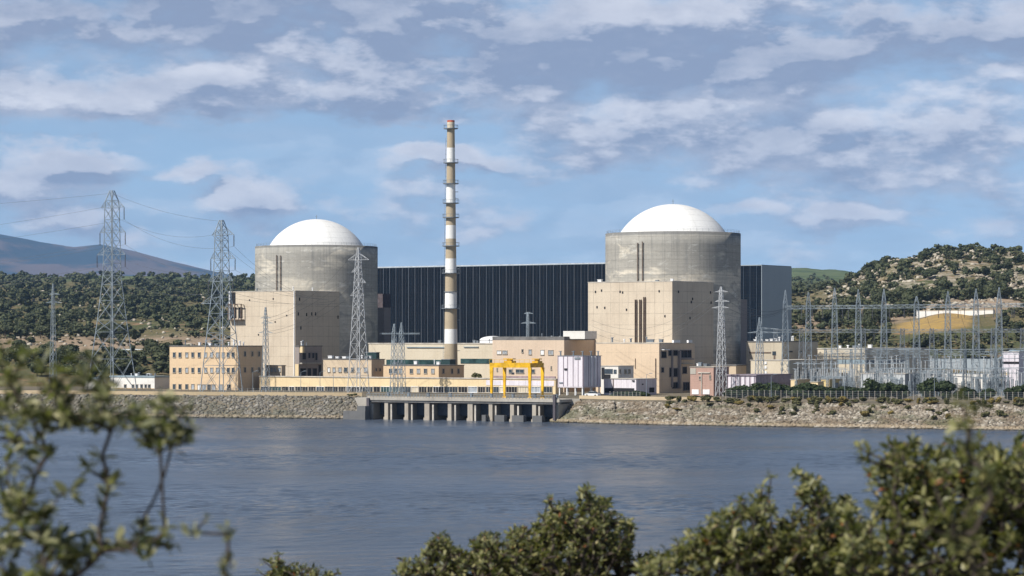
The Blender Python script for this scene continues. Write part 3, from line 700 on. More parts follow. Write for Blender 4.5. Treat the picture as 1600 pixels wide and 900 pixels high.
b5 = Bld('service_building', 'long cream service building running behind the chimney foot', 'industrial building', 800, 828, 537.5, 576, b=18, mat=M_cream, roof=roofl, rt=.3)
b5.slab('glass_band', 'f', 604, 690, 562, 571, glass_gr, .15); b5.slab('glass_band', 'f', 720, 769, 560.5, 568, glass_gr, .15)
b5.slab('conduit', 'f', 636, 697, 542, 543.2, bluroof, .4); b5.slab('conduit', 'f', 725, 748, 541.5, 542.6, bluroof, .4)
b5.vents(12, 9, steel_dark)
br = Bld('rooftop_plant', 'dark louvred cooling unit on the tan block by the lattice mast', 'cooling unit', 588, 806, 551, 571, 593, mat=plain('dark_green_louvre', (.02, .045, .045), .5), yb=561, roof=steel_dark, rt=.15)
br = Bld('rooftop_plant', 'dark cooling unit on the roof beside the chimney foot', 'cooling unit', 703, 800, 562, 690, 712, mat=plain('dark_green_louvre', (.02, .045, .045), .5), yb=571.5, roof=steel_dark, rt=.15)
c_ = xy(770, 862); tk = empty('storage_tank', (c_.x, c_.y, GZ), 0, 'white low domed tank top showing above the cream service building', 'tank')
hh = zy(532, 862) - GZ; MB().lathe([(4.4, 0), (4.4, hh)], 40).build('shell', whitep, tk, True); MB().lathe([(4.5, hh)] + [(4.5 * math.cos(i * .17), hh + 1.5 * math.sin(i * .17)) for i in range(1, 9)] + [(.02, hh + 1.5)], 40).build('tank_roof', whitep, tk, True)

b6 = Bld('workshop_building', 'large tan building with scattered white windows behind the yellow gantry crane', 'industrial building', 881.5, 775, 531.5, 769.5, 936, mat=wallmat('rosy_tan_render', (.60, .475, .36), (.45, .35, .26), .3, (7, 50), .25), roof=roofm, rt=1.1, over=.02)
for (x0, x1, y0, y1, pm) in ((776.5, 783.5, 547.5, 553.5, whitep), (785, 793, 547.5, 553.5, glass_lt), (815, 818, 545.5, 551, darkhole), (826, 831, 546, 554, glass_lt), (844.5, 850.5, 546.5, 554.5, whitep), (856.5, 865, 547, 554.5, glass_lt), (795, 800.5, 577, 583, glass), (806, 819, 577, 583, glass), (830, 836, 577, 583, glass), (860.5, 862.5, 572, 578, darkhole), (776, 778, 575, 580, darkhole)):
    b6.window('f', x0, x1, y0, y1, pm, mull=2 if x1 - x0 > 6 else 1)
c_ = -b6.tx(892); m = b6.roofbox('air_handling_unit', -2.2, 5.5, 3, 10, 2.4, M_white); b6.vents(8, 41, steel_dark)
b6.slab('wall_crates', 'f', 772, 868, 587.5, 591, plain('mauve_panel', (.34, .26, .27), .8), .3)
b9 = Bld('process_building', 'big plain peach fronted building right of the white silos with a shaded open frame side', 'industrial building', 1030, 757, 536.8, 931, 1085.5, mat=wallmat('warm_panel', (.65, .51, .365), (.50, .39, .28), .35, (6, 4), .35), roof=roofl, rt=.25, over=.08)
for (x0, x1, y0, y1) in ((1033, 1041, 549, 559.5), (1044, 1049, 547, 556), (1051, 1058.5, 547, 556), (1062, 1080, 547, 559), (1033, 1037, 574, 582), (1045.5, 1049, 574.5, 589), (1051.5, 1058.5, 575, 589), (1066, 1073, 573, 584), (1050, 1063, 597, 607), (1067, 1077, 597, 610)):
    b9.window('s', x0, x1, y0, y1, darkhole, M_shade, mull=3 if x1 - x0 > 8 else 1, name='opening')
b9.slab('duct', 's', 1048.6, 1050, 548, 605, M_shade, .5); b9.slab('duct', 's', 1059, 1061.5, 548, 606, M_shade, .7)
b9.slab('canopy', 's', 1032.5, 1041.5, 545.8, 547, whitep, 1.2); b9.slab('ledge', 's', 1064, 1078.5, 567.5, 569, M_conc, .9); b9.slab('ledge', 's', 1062, 1080, 560, 562, M_shade, 1.0)
b9.slab('drain_pipe', 'f', 1024.4, 1025.2, 560, 592, rust, .3); b9.slab('drain_pipe', 'f', 992.6, 993.2, 560, 576, rust, .2)
b9.vents(7, 51); b9.slab('floodlight', 's', 1051, 1061, 531.5, 535.5, whitep, .4); b9.slab('floodlight', 's', 1074, 1080, 531.5, 535.5, whitep, .4)

# white silos
so = Bld('silo_block', 'cluster of tall white lilac tinted cladded silos on steel legs beside the gantry crane', 'silo', 911, 727, 556.3, 871.5, 939, mat=lilac, yb=604, roof=steel_dark, rt=.12, body='shell')
zb = so.z0 - GZ
for x_ in (-so.a + .4, -so.a * .66, -so.a * .33, -.4):
    for y_ in (.4, so.b * .5, so.b - .4): MB().bar((x_, y_, -zb), (x_, y_, 0), .22).build('leg', whitep, so.root)
for x_ in (-so.a + .02, -so.a * .78, -so.a * .62, -so.a * .40, -so.a * .2, -.14): MB().box(x_, x_ + .12, -.14, -.003, .05, so.h - .05).build('seam_strip', plain('mauve_seam', (.34, .28, .33), .6), so.root)
for y_ in (so.b * .42, so.b * .62): MB().bar((.28, y_, .1), (.28, y_, so.h - .1), .2, n=8).build('down_pipe', whitep, so.root)
for y_ in (.02, so.b * .28, so.b * .8): MB().box(.003, .12, y_, y_ + .14, .05, so.h - .05).build('seam_strip', plain('mauve_seam', (.34, .28, .33), .6), so.root)
so.slab('hatch', 'f', 882, 887, 575.5, 578.5, darkhole, .2); so.slab('hatch', 'f', 898, 907, 558, 561.5, steel_dark, .2); so.slab('hatch', 'f', 874, 880, 597, 599, steel_dark, .2)
for x_, y_ in ((-so.a + .6, .6), (-so.a * .42, .6), (-.5, .6), (-.6, so.b * .55), (-.6, so.b - .6)):
    MB().bar((x_, y_, so.h), (x_, y_, so.h + 1.3), .22, n=8).bar((x_ - .6, y_, so.h + 1.3), (x_ + .4, y_, so.h + 1.35), .13).build('roof_vent', steel_dark, so.root)
b8 = Bld('gatehouse', 'small white two storey cabin with dark strip windows right of the silos', 'low building', 966, 747, 572.2, 939, 990, mat=M_white, roof=roofl, rt=.15)
b8.slab('window', 'f', 944, 957.5, 576.5, 584, glass, .1); b8.slab('window', 'f', 959, 963.5, 577.5, 584, glass, .1); b8.slab('opening', 'f', 940, 944.5, 574, 592, darkhole, .14); b8.slab('opening', 'f', 944.8, 954, 585, 592, darkhole, .12)
for cx_ in (968, 977, 983): b8.window('s', cx_ - 1.6, cx_ + 1.6, 577, 584, glass)
b8b = Bld('low_building', 'low white storage building with pinkish joints in front of the peach building', 'low building', 994, 730, 592.5, 943.5, 1026, mat=lilac, roof=roofl, rt=.12)
b8b.slab('dark_base', 'f', 945, 991, 606.3, 614, darkhole, .1); b8b.slab('joint', 'f', 957.6, 959, 592.5, 606, rust, .12); b8b.slab('wall_light', 'f', 988, 991.5, 594, 596, darkhole, .3)
b8b.slab('door', 's', 1014.5, 1022, 605.5, 613, darkhole, .1); b8b.slab('wall_vent', 's', 1003, 1005, 599.5, 601.5, darkhole, .1)

b10 = Bld('brick_house', 'small pink brick building with a white plinth left of the lattice mast', 'brick building', 1115, 722, 574, 1078.5, 1139, mat=M_brick, roof=roofl, rt=.15)
b10.slab('plinth', 'f', 1081.5, 1092, 608.5, 616, whitep, .15); b10.slab('plinth', 'f', 1098.5, 1109, 608.5, 616, whitep, .15)
b10.slab('upper_panel', 'f', 1078.7, 1087.5, 575.5, 584.5, M_conc, .12); b10.window('f', 1108.5, 1111, 586, 592.5, glass); b10.window('f', 1092.5, 1095.5, 588, 593, glass); b10.slab('gutter', 'f', 1091, 1110, 581.5, 583.2, roofl, .3); b10.slab('drain_pipe', 'f', 1096, 1097, 582, 616, roofl, .3)
b10.vents(4, 61)
b10b = Bld('low_building', 'low tan block behind the lattice mast right of the pink brick building', 'low building', 1150, 770, 571.5, 1112, 1166, mat=M_tan, roof=roofm)
b11 = Bld('store_building', 'low white pillared store with a dark flat roof right of the lattice mast', 'low building', 1181, 716, 587, 1137, 1236, mat=plain('shaded_lilac_wall', (.34, .29, .33), .8), roof=plain('plum_roof', (.26, .22, .25), .7), rt=.3, over=.35)  # wall colour takes in the shade of its unlit side
for x0 in (1138, 1143.5, 1151, 1158.5, 1166, 1173.5): b11.slab('pillar', 'f', x0 + .5, x0 + 5, 589, 606, lilac, .2)
for x0 in (1190, 1206): b11.slab('roller_door', 's', x0, x0 + 10, 598, 607, plain('plum_door', (.22, .2, .24), .6), .1)
b12 = Bld('concrete_block', 'pale concrete block with a stained dark band, right of the right reactor', 'industrial building', 1222.5, 795, 534.5, 1166, 1278, mat=wallmat('buff_concrete', (.50, .44, .34), (.34, .29, .23), .45, (8, 8), .5), roof=roofm, rt=.3)
b12.slab('stained_band', 'f', 1171, 1205, 550, 552.2, rust, .08); b12.slab('window', 'f', 1207, 1212.5, 549, 555, glass, .12); b12.slab('pipe', 'f', 1209, 1211.5, 555, 563, rust, .12)
for x0 in (1233, 1248): b12.slab('wall_vent', 's', x0, x0 + 5, 548.5, 550.5, darkhole, .1)
b12.vents(12, 71, whitep)
b13 = Bld('switch_house', 'cream block with tan shaded side in front of the pale concrete block', 'low building', 1233, 765, 563.5, 1173, 1308, mat=M_cream, roof=roofl, rt=.2)
for (x0, x1, y0, y1) in ((1244, 1249, 575, 590), (1256, 1261, 573, 592), (1275, 1279, 577, 592), (1287, 1294, 586, 591)): b13.window('s', x0, x1, y0, y1, glass)
for (x0, y0) in ((1195, 565), (1195, 572), (1195, 580), (1220, 566), (1220, 575), (1229.5, 568), (1229.5, 575)): b13.slab('wall_box', 'f', x0, x0 + 3.4, y0, y0 + 4, whitep if x0 < 1200 else M_conc, .25)
b14 = Bld('relay_building', 'long cream building with a blue glass strip behind the switchyard masts', 'industrial building', 1352, 792, 545.5, 1277.5, 1452, mat=M_cream, roof=roofl, rt=.3)
b14.slab('glass_band', 'f', 1279, 1351.5, 562, 568, bluroof, .1); b14.slab('glass_band', 's', 1353, 1415, 562.5, 568.5, steel_dark, .1)
for x0 in (1378, 1396, 1424): b14.slab('door', 's', x0, x0 + 6, 590, 601, darkhole, .1)
b14.vents(9, 81)
for (px, pl, pr, yt, D, mt, lab) in ((1246, 1235.5, 1266, 593.2, 722, M_yel, 'small cream kiosk with tan side behind the clipped hedge'), (1278, 1266.5, 1286, 597, 716, M_yel, 'smallest cream kiosk right of the tan sided one'),
                                     (1296, 1283, 1316, 593, 724, wallmat('kiosk_yellow', (.66, .52, .25), (.5, .38, .2), .3), 'yellow kiosk with a dark door among the switchyard masts')):
    kb = Bld('kiosk', lab, 'kiosk', px, D, yt, pl, pr, mat=mt, roof=roofl, rt=.12); kb.slab('door', 's', px + (pr - px) * .3, px + (pr - px) * .7, yt + 5, yt + 17, steel_dark, .08)
b16 = Bld('shed', 'long pale grey corrugated shed behind the round hedge bushes in the switchyard', 'shed', 1414, 728, 584.5, 1345, 1452, mat=wallmat('pale_corrugated', (.50, .52, .53), (.36, .37, .38), .3, (1.0, 30), .3, line=.6), roof=roofl, rt=.15)
b16.slab('door', 'f', 1377, 1382, 596, 604, rust, .1); b16.slab('roller_door', 'f', 1399, 1407, 592, 606, M_greyclad, .1)
b17 = Bld('transformer_house', 'bright white tower block at the far right with a dark slot band', 'industrial building', 1592, 745, 550, 1566, 1606, mat=lilac, roof=roofl, rt=.15)
b17.slab('slot_band', 'f', 1566, 1592, 565, 568.5, darkhole, .1); b17.slab('panel', 'f', 1568, 1577, 582, 586, M_yel, .12)
bw = Bld('low_wall', 'long low white wall crossing the far end of the switchyard', 'wall', 1562, 735, 585.5, 1450, b=.5, mat=M_white, roof=whitep, rt=.15, over=.05)
bb = Bld('warehouse', 'long blue grey roofed warehouse beyond the switchyard', 'warehouse', 1560, 900, 561, 1440, 1600, mat=M_greyclad, roof=None)
m = MB(); m.prism([(0, bb.h + .003), (bb.b, bb.h + .003), (bb.b / 2, bb.h + 3.2)], -bb.a - .5, .5)
o = m.build('roof', bluroof, bb.root); o.rotation_euler = (0, 0, R(90)); 
fa, fb = xy(1432, 1142), xy(1552, 1106); fd = fb - fa
fw = empty('retaining_wall', (fa.x, fa.y, 0), math.atan2(fd.y, fd.x), 'distant long white retaining wall above the golden slope', 'wall')
MB().box(0, fd.length, 0, 1, 28, zy(485.2, 1124)).build('wall', M_white, fw); MB().box(-.1, fd.length + .1, -.15, 1.1, zy(485.2, 1124) + .003, zy(484.6, 1124)).build('coping', M_cream, fw)
fh = Bld('farm_building', 'distant pale roofed building at the foot of the left hillside', 'low building', 262, 1105, 548.5, 190, 275, mat=plain('far_pink_wall', (.55, .42, .34), .8), yb=556, roof=plain('far_pale_roof', (.55, .60, .62), .5), rt=.8)
# ------------------------------------------------------------------ intake structure and crane
d = IR - IL; IANG = math.atan2(d.y, d.x); IU = d.normalized(); ILEN = d.length
ik = empty('intake_structure', (IL.x, IL.y, 0), IANG, 'concrete water intake with square bays and piers below its deck at the waterline', 'water intake')
def ix(px): kx = (px - 800) / F; return (kx * IL.y - IL.x) / (IU.x - kx * IU.y)
MB().box(-.2, ILEN + .2, -.4, 13, 5.3, 6.02).build('deck', M_conc, ik)
MB().box(-.1, ILEN + .1, -.1, 1.0, 4.75, 5.297).build('deck_shade_beam', plain('shadow_beam', (.16, .155, .15), .8), ik)  # dark beam paints in the shade below the deck edge
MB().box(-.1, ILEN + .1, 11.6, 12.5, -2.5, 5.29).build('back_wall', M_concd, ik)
pm_ = wallmat('pier_concrete', (.44, .395, .33), (.26, .22, .18), .45, None, .6)
piers = [577, 603, 634.5, 666.5, 702, 734, 766, 799.5, 834, 869.5]
for i, px in enumerate(piers):
    x_ = ix(px); w = .75 if i in (3, 5) else .55; m = MB(); m.box(x_ - w, x_ + w, .15, 11.5, -2.5, 4.74)
    if 0 < i: m.box(x_ - w - .15, x_ + w + .15, -.1, .148, -2.5, .7)
    m.build('pier', pm_, ik)
for i, px in enumerate((579, 608.8, 641, 674, 708.7, 740, 772, 807, 840)):
    x_ = ix(px) + .3; MB().box(x_ - .22, x_ + .22, .3, .8, -2.5, 4.2).build('guide_post', roofl, ik)
for i in range(9):
    a_, b_ = ix(piers[i]) + .9, ix(piers[i + 1]) - .8
    MB().box(a_, b_, 4.6, 4.9, 1.2, 4.7).build('gate', plain('gate_steel', (.085, .10, .13), .5, .2), ik)
for (p0, p1) in ((757, 763), (777, 792), (804, 822), (836, 851)):
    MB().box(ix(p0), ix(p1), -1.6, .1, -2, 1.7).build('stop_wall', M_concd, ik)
m = MB()
for i in range(61):
    x_ = ILEN * i / 60; m.bar((x_, -.25, 6.02), (x_, -.25, 7.1), .05)
for z_ in (6.55, 7.1): m.bar((0, -.25, z_), (ILEN, -.25, z_), .045)
m.build('railing', steel, ik)
MB().box(0, ILEN, -.2, -.05, 6.023, 6.35).build('kerb', pm_, ik)
for px in (605, 637, 667.5, 702, 735, 766, 800, 834, 868): x_ = ix(px); MB().box(x_ - .3, x_ + .3, .3, 1, 6.023, 7.3).box(x_ - .4, x_ + .4, .2, 1.1, 7.303, 7.45).build('hoist_box', steel_dark, ik)
for px, w_, yb_ in ((868, .35, 0), (577, .4, 0)): MB().box(ix(px) - w_, ix(px) + w_, -.9, -.41, -1, 7.3 if px > 800 else 5.9).build('end_column', plain('dark_column', (.09, .08, .09), .7), ik)
wl = empty('wing_wall', (IL.x, IL.y, 0), IANG, 'concrete wing wall closing the left end of the intake', 'wall')
MB().prism([(-4.4, 5.9), (-.25, 5.9), (-.25, -1), (-1.2, -1)], .5, 12).build('wall', M_conc, wl)
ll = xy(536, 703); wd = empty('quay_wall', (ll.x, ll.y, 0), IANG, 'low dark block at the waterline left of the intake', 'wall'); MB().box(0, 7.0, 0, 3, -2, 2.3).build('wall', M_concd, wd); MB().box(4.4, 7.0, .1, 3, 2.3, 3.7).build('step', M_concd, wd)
rw = xy(875, 684); ww = empty('wing_wall', (rw.x, rw.y, 0), R(-14), 'pale sloping concrete wing wall right of the intake above the rubble', 'wall'); MB().prism([(-.4, -1), (-.4, 6.1), (5.4, 6.1), (5.4, -1)], 0, 1).build('wall', M_conc, ww)

cc_ = xy(828, 687); CR = empty('gantry_crane', (cc_.x, cc_.y, 6.023), IANG, 'bright yellow four legged gantry crane standing on the intake deck', 'gantry crane')
def cxl(px): kx = (px - 800) / F; return (kx * cc_.y - cc_.x) / (IU.x - kx * IU.y)
L_ = -cxl(765.5); B_ = 7.6; H_ = zy(567.3, 687) - 6.02
MB().box(-L_, .25, -.25, .25, H_ - 1.25, H_).build('main_girder', yellow, CR); MB().box(-L_, .25, B_ - .25, B_ + .25, H_ - 1.25, H_).build('main_girder', yellow, CR)
MB().box(-.27, .27, .252, B_ - .252, H_ - 1.2, H_ - .02).build('end_girder', yellow, CR); MB().box(-L_, -L_ + .5, .252, B_ - .252, H_ - 1.2, H_ - .02).build('end_girder', yellow, CR)
for x_ in (-L_ + .5, -.02):
    for y_ in (0, B_):
        m = MB(); m.raw([(x_ - .48, y_ - .24, H_ - 1.25), (x_ + .48, y_ - .24, H_ - 1.25), (x_ + .48, y_ + .24, H_ - 1.25), (x_ - .48, y_ + .24, H_ - 1.25), (x_ - .26, y_ - .2, .45), (x_ + .26, y_ - .2, .45), (x_ + .26, y_ + .2, .45), (x_ - .26, y_ + .2, .45)],
                        [(0, 1, 2, 3), (7, 6, 5, 4), (0, 4, 5, 1), (1, 5, 6, 2), (2, 6, 7, 3), (3, 7, 4, 0)]); lg = m.build('leg', yellow, CR)
        MB().box(x_ - .55, x_ + .55, y_ - .26, y_ + .26, 0, .447).build('wheel_truck', yellow, lg)
m = MB()
for x_ in np.linspace(-L_, 0, 9): m.bar((x_, -.3, H_), (x_, -.3, H_ + .9), .04)
m.bar((-L_, -.3, H_ + .9), (.2, -.3, H_ + .9), .04); m.build('handrail', yellow, CR)
for xx, w_ in ((cxl(789), 1.2), (cxl(838) - 1.2, .9)):
    m = MB(); m.box(xx - w_, xx + w_, 1.6, 4.2, H_ + .004, H_ + .55); m.box(xx - w_ * .5, xx + w_ * .5, 2.2, 3.6, H_ + .55, H_ + .95); m.box(xx - w_ * 1.3, xx + w_ * 1.1, 1.9, 3.8, H_ + .953, H_ + 1.2); m.build('trolley', yellow, CR)
MB().bar((-L_ * .55, 3, H_), (-L_ * .55, 3, H_ - 2.6), .06).box(-L_ * .55 - .3, -L_ * .55 + .3, 2.7, 3.3, H_ - 3.2, H_ - 2.6).build('hook_block', steel_dark, CR)

# parapet along the left bank, low wall along the right one
def strip(name, label, cat, p0, p1, off, z0, z1, th, mat, seg=30, group=None, cap=None):
    pts = []
    for i in range(seg + 1):
        px = p0 + (p1 - p0) * i / seg; s, run = shore(px); D = s + run + off; pts.append(((px - 800) / F * D, D))
    m = MB()
    for (a, b) in zip(pts, pts[1:]):
        dx, dy = b[0] - a[0], b[1] - a[1]; l = math.hypot(dx, dy); nx, ny = -dy / l * th, dx / l * th
        m.raw([(a[0], a[1], z0), (b[0], b[1], z0), (b[0] + nx, b[1] + ny, z0), (a[0] + nx, a[1] + ny, z0), (a[0], a[1], z1), (b[0], b[1], z1), (b[0] + nx, b[1] + ny, z1), (a[0] + nx, a[1] + ny, z1)],
              [(4, 5, 6, 7), (0, 1, 5, 4), (2, 3, 7, 6)] + ([(1, 2, 6, 5)] if b is pts[-1] else []) + ([(3, 0, 4, 7)] if a is pts[0] else []))
    o = m.build(name, mat); return (tag(o, label, cat), pts)
strip('parapet_wall', 'long low buff parapet wall along the top of the left stone bank', 'wall', -300, 566, 3, GZ - .3, GZ + 1.0, .5, wallmat('buff_parapet', (.50, .40, .26), (.36, .28, .18), .4, (8, 9), .4), 60)
strip('parapet_wall', 'low buff wall along the right bank between the silos and the lattice mast', 'wall', 905, 1126, 4, GZ - .3, GZ + .9, .5, wallmat('buff_parapet_b', (.50, .40, .27), (.34, .27, .18), .4, (8, 9), .4), 30)
def fence(label, p0, p1, off, n, h):
    o = None; pts = []; fr = None
    for i in range(n):
        px = p0 + (p1 - p0) * i / (n - 1); s, run = shore(px); D = s + run + off; pts.append(Vector(((px - 800) / F * D, D, GZ)))
    fr = empty('fence', pts[0], 0, label, 'fence'); pp = MB().bar((0, 0, 0), (0, 0, h), .07).box(-.12, .12, -.12, .12, h, h + .12).build('post', roofl, fr)
    for p_ in pts[1:]: q = pp.copy(); COL.objects.link(q); q.parent = fr; q.location = p_ - pts[0]
    m = MB()
    for a, b in zip(pts, pts[1:]):
        a, b = a - pts[0], b - pts[0]
        for z_ in (.5, 1.0, h * .72, h): m.bar(a + Vector((0, 0, z_)), b + Vector((0, 0, z_)), .02)
        for j in range(1, 5): p_ = a + (b - a) * j / 5; m.bar(p_ + Vector((0, 0, .1)), p_ + Vector((0, 0, h)), .015)
    m.build('wire_mesh', steel_dark, fr)
fence('long wire fence with pale posts in front of the switchyard hedge', 1134, 1660, 34, 62, 2.1)
fence('short wire fence on the bank top right of the white silos', 953, 1000, 7, 9, 1.9)
fence('wire fence in front of the peach office block on the left', 330, 566, 12, 26, 1.8)

# ------------------------------------------------------------------ pylons and masts
def pylon(label, px, D, yt, prof, arms, name='pylon', rleg=.13, rbr=.062, ins=3.8, yb=None, mat=steel, topins=False, cat='pylon', dens=1.0):
    """prof = [(row, half width in photo px)], arms = [(row, left px, right px, left ins?, right ins?)]"""
    s = D / F; c = xy(px, D); z0 = GZ if yb is None else zy(yb, D)
    root = empty(name, (c.x, c.y, z0), ANG, label, cat)
    H = zy(yt, D) - z0; pr = [(zy(y, D) - z0, w * s / 1.385) for y, w in prof]; pr = [(max(0, pr[0][0]), pr[0][1])] + pr[1:]; pr[0] = (0, pr[0][1]); pr[-1] = (H, pr[-1][1])
    MB().lattice(pr, rleg, rbr, dens=dens).build('lattice_body', mat, root)
    def hw(z): return float(np.interp(z, [p[0] for p in pr], [p[1] for p in pr]))
    tips = []
    for (y, l, r_, il, ir) in arms:
        z = zy(y, D) - z0; w = hw(z)
        for sgn, ln_, ii in ((-1, l, il), (1, r_, ir)):
            if not ln_: tips.append(None); continue
            X = sgn * ln_ * s / .84; m = MB(); tip = Vector((X, 0, z)); up = z + (min(2.2, .5 * abs(X)) if ii or H > 38 else .45); w2 = hw(up)
            for yy in (-1, 1):
                m.bar((sgn * w, yy * w, z), tip, rbr * 1.2); m.bar((sgn * w2, yy * w2, up), tip, rbr * 1.1)
                for q in (.33, .66):
                    pa = Vector((sgn * w, yy * w, z)).lerp(tip, q); pb = Vector((sgn * w2, yy * w2, up)).lerp(tip, q - .15); m.bar(pa, pb, rbr * .8)
            m.build('crossarm', mat, root)
            if ii:
                n = MB(); n.bar(tip, tip - Vector((0, 0, ins)), .10, n=6)
                for j in range(8): zz = z - .5 - (ins - .9) * j / 7; n.lathe([(.11, zz), (.24, zz - .08), (.11, zz - .16)], 8, X, 0)
                n.build('insulator_string', insul, root)
            tips.append(root.matrix_basis @ Vector((X, 0, z - (ins if ii else 0))))
    bpy.context.view_layer.update(); M_ = Matrix.Translation(root.location) @ Matrix.Rotation(ANG, 4, 'Z')
    out = []
    for t_ in tips: out.append(t_)
    res = []
    i = 0
    for (y, l, r_, il, ir) in arms:
        z = zy(y, D) - z0
        for sgn, ln_, ii in ((-1, l, il), (1, r_, ir)):
            res.append(M_ @ Vector((sgn * ln_ * s / .84, 0, z - (ins if ii else 0))) if ln_ else None)
    return root, res
P1, T1 = pylon('tallest lattice pylon, standing left of the peach office block', 175, 772, 298,
               [(612, 38), (500, 22), (430, 13.5), (325, 11), (313, 9.5), (299, 3.5)], [(324, 19, 21, 0, 1), (363, 21, 23, 1, 1), (398, 26, 23, 1, 1)])
P2, T2 = pylon('second tall lattice pylon, its legs in front of the peach office windows', 346, 742, 344,
               [(614, 33), (520, 22), (440, 12.5), (368, 10), (359, 8.5), (345, 3.2)], [(367, 16, 21, 0, 1), (404, 18, 23, 1, 1), (439, 22, 19, 1, 1), (474, 34, 0, 0, 0)], ins=3.4)
P3, T3 = pylon('slender lattice pylon in front of the left reactor drum', 560, 748, 387,
               [(612, 17), (470, 8), (405, 4.5), (388, 1.2)], [(406, 17, 17, 0, 0), (425, 11, 0, 0, 0), (442, 8, 12, 0, 0), (462, 13, 9, 0, 0)], rleg=.11, rbr=.055, dens=1.25, mat=plain('bright_galvanised', (.46, .47, .48), .5, .2))
P4, T4 = pylon('tall narrow lattice mast rising in front of the right reactor block', 1127, 716, 448,
               [(614, 9.5), (460, 3.2), (449, 1.4)], [(456, 9, 10, 0, 0), (471, 9, 12, 0, 0), (481, 14, 11, 0, 0)], rleg=.10, rbr=.048, dens=1.5, mat=MATS['bright_galvanised'])
pylon('thin lattice mast with three short crossbars before the left tan block', 415, 770, 480, [(608, 7), (500, 3), (481, 1)], [(497, 9, 9, 0, 0), (505, 7, 13, 0, 0), (520, 12, 12, 0, 0)], rleg=.075, rbr=.04, dens=1.6)
pylon('small distant lattice mast with two crossbars, leftmost, against the wooded slope', 83, 830, 443, [(600, 6), (460, 2.2), (444, .8)], [(460, 7, 12, 0, 0), (473, 13, 16, 0, 0)], rleg=.075, rbr=.04, dens=1.6)
pylon('lattice mast with horizontal bars before the pale concrete block', 1187, 738, 496, [(608, 9), (520, 4.5), (497, 1)], [(514, 4, 28, 0, 0), (520, 18, 30, 0, 0)], rleg=.09, rbr=.045, dens=1.5)
pylon('short antenna mast with crossed arms on the roof of the tan building', 825, 800, 488, [(527, 2.6), (500, 2.2), (489, 1)], [(490, 6, 8, 0, 0), (505, 11, 12, 0, 0)], rleg=.1, rbr=.06, yb=528, name='antenna_mast', cat='mast')
tw = empty('twin_mast', (xy(622, 748).x, 748, GZ), ANG, 'twin peaked lattice portal mast with a long crossbeam before the cream service building', 'mast')
s_ = 748 / F
for dx in (-6.2, 5.6): MB().lattice([(0, 7 * s_ / 1.385), (zy(521, 748) - GZ, 3.6 * s_ / 1.385), (zy(504 if dx > 0 else 506, 748) - GZ, .12)], .075, .04, dens=1.5, cx=dx * s_ / .84).build('lattice_leg', steel, tw)
zz = zy(522, 748) - GZ; MB().truss((-29 * s_ / .84, 0, zz), (35 * s_ / .84, 0, zz), .3, .3, 22, .05, .025).build('crossbeam', steel, tw)

# switchyard gantries
def portal(label, cols, z_beams, spire, D0, D1, p0, p1, base=1.0, mat=steel):
    def DD(px): return D0 + (D1 - D0) * (px - p0) / (p1 - p0)
    c0 = xy(cols[0][0], DD(cols[0][0])); root = empty('switchyard_gantry', (c0.x, c0.y, GZ), 0, label, 'gantry')
    pts = []
    for (px, yt) in cols:
        D = DD(px); c = xy(px, D) - Vector((c0.x, c0.y, 0)); H = zy(yt, D) - GZ; zb = max(z_beams)
        m = MB(); m.lattice([(0, 1.15 * base), (zb, .62 * base), (zb + 1.2, .6 * base)] + ([(H, .07)] if H > zb + 2 else []), .08, .042, cx=c.x, cy=c.y, dens=1.25).build('column', mat, root)
        m = MB().box(c.x - 1.5, c.x + 1.5, c.y - 1.5, c.y + 1.5, -.3, .35).build('footing', M_conc, root); pts.append(c)
    for a, b in zip(pts, pts[1:]):
        for z_ in z_beams:
            if (b - a).length < 16 or True:
                m = MB().truss(a + Vector((0, 0, z_)), b + Vector((0, 0, z_)), .8, .9, max(4, int((b - a).length / 1.3)), .07, .045).build('beam', mat, root)
    # hanging insulator strings
    for a, b in zip(pts, pts[1:]):
        for q in (.3, .62):
            p_ = a.lerp(b, q + random.uniform(-.15, .15)) + Vector((0, 0, min(z_beams))); m = MB(); m.bar(p_, p_ - Vector((0, 0, 3.0)), .06, n=6)
            for j in range(6): m.lathe([(.1, p_.z - .5 - j * .4), (.2, p_.z - .58 - j * .4), (.1, p_.z - .66 - j * .4)], 6, p_.x, p_.y)
            m.build('insulator_string', insul, root)
    return root
colA = [(1227, 453), (1263, 456), (1304, 450), (1341, 452), (1381, 451), (1432, 463), (1481, 455), (1525, 451), (1561, 449), (1606, 455), (1650, 452)]
portal('nearest row of spired lattice gantry columns carrying the long upper beam', colA, [zy(482.5, 745) - GZ], True, 752, 700, 1227, 1600)
colB = [(1212, 470), (1252, 470), (1349, 478), (1410, 470), (1456, 470), (1505, 470), (1552, 470), (1598, 470), (1640, 470)]
portal('second row of plain lattice gantry columns carrying the lower beam', [(p, 514) for p, y in colB], [zy(519.5, 790) - GZ], False, 800, 755, 1212, 1600, .9, steel_dark)
portal('low front row of slim gantry posts with a thin beam before the cream relay building', [(1290, 556), (1330, 556), (1372, 556), (1418, 556), (1463, 556), (1508, 556), (1556, 556), (1602, 556)], [zy(553, 740) - GZ], False, 745, 712, 1290, 1600, .5)
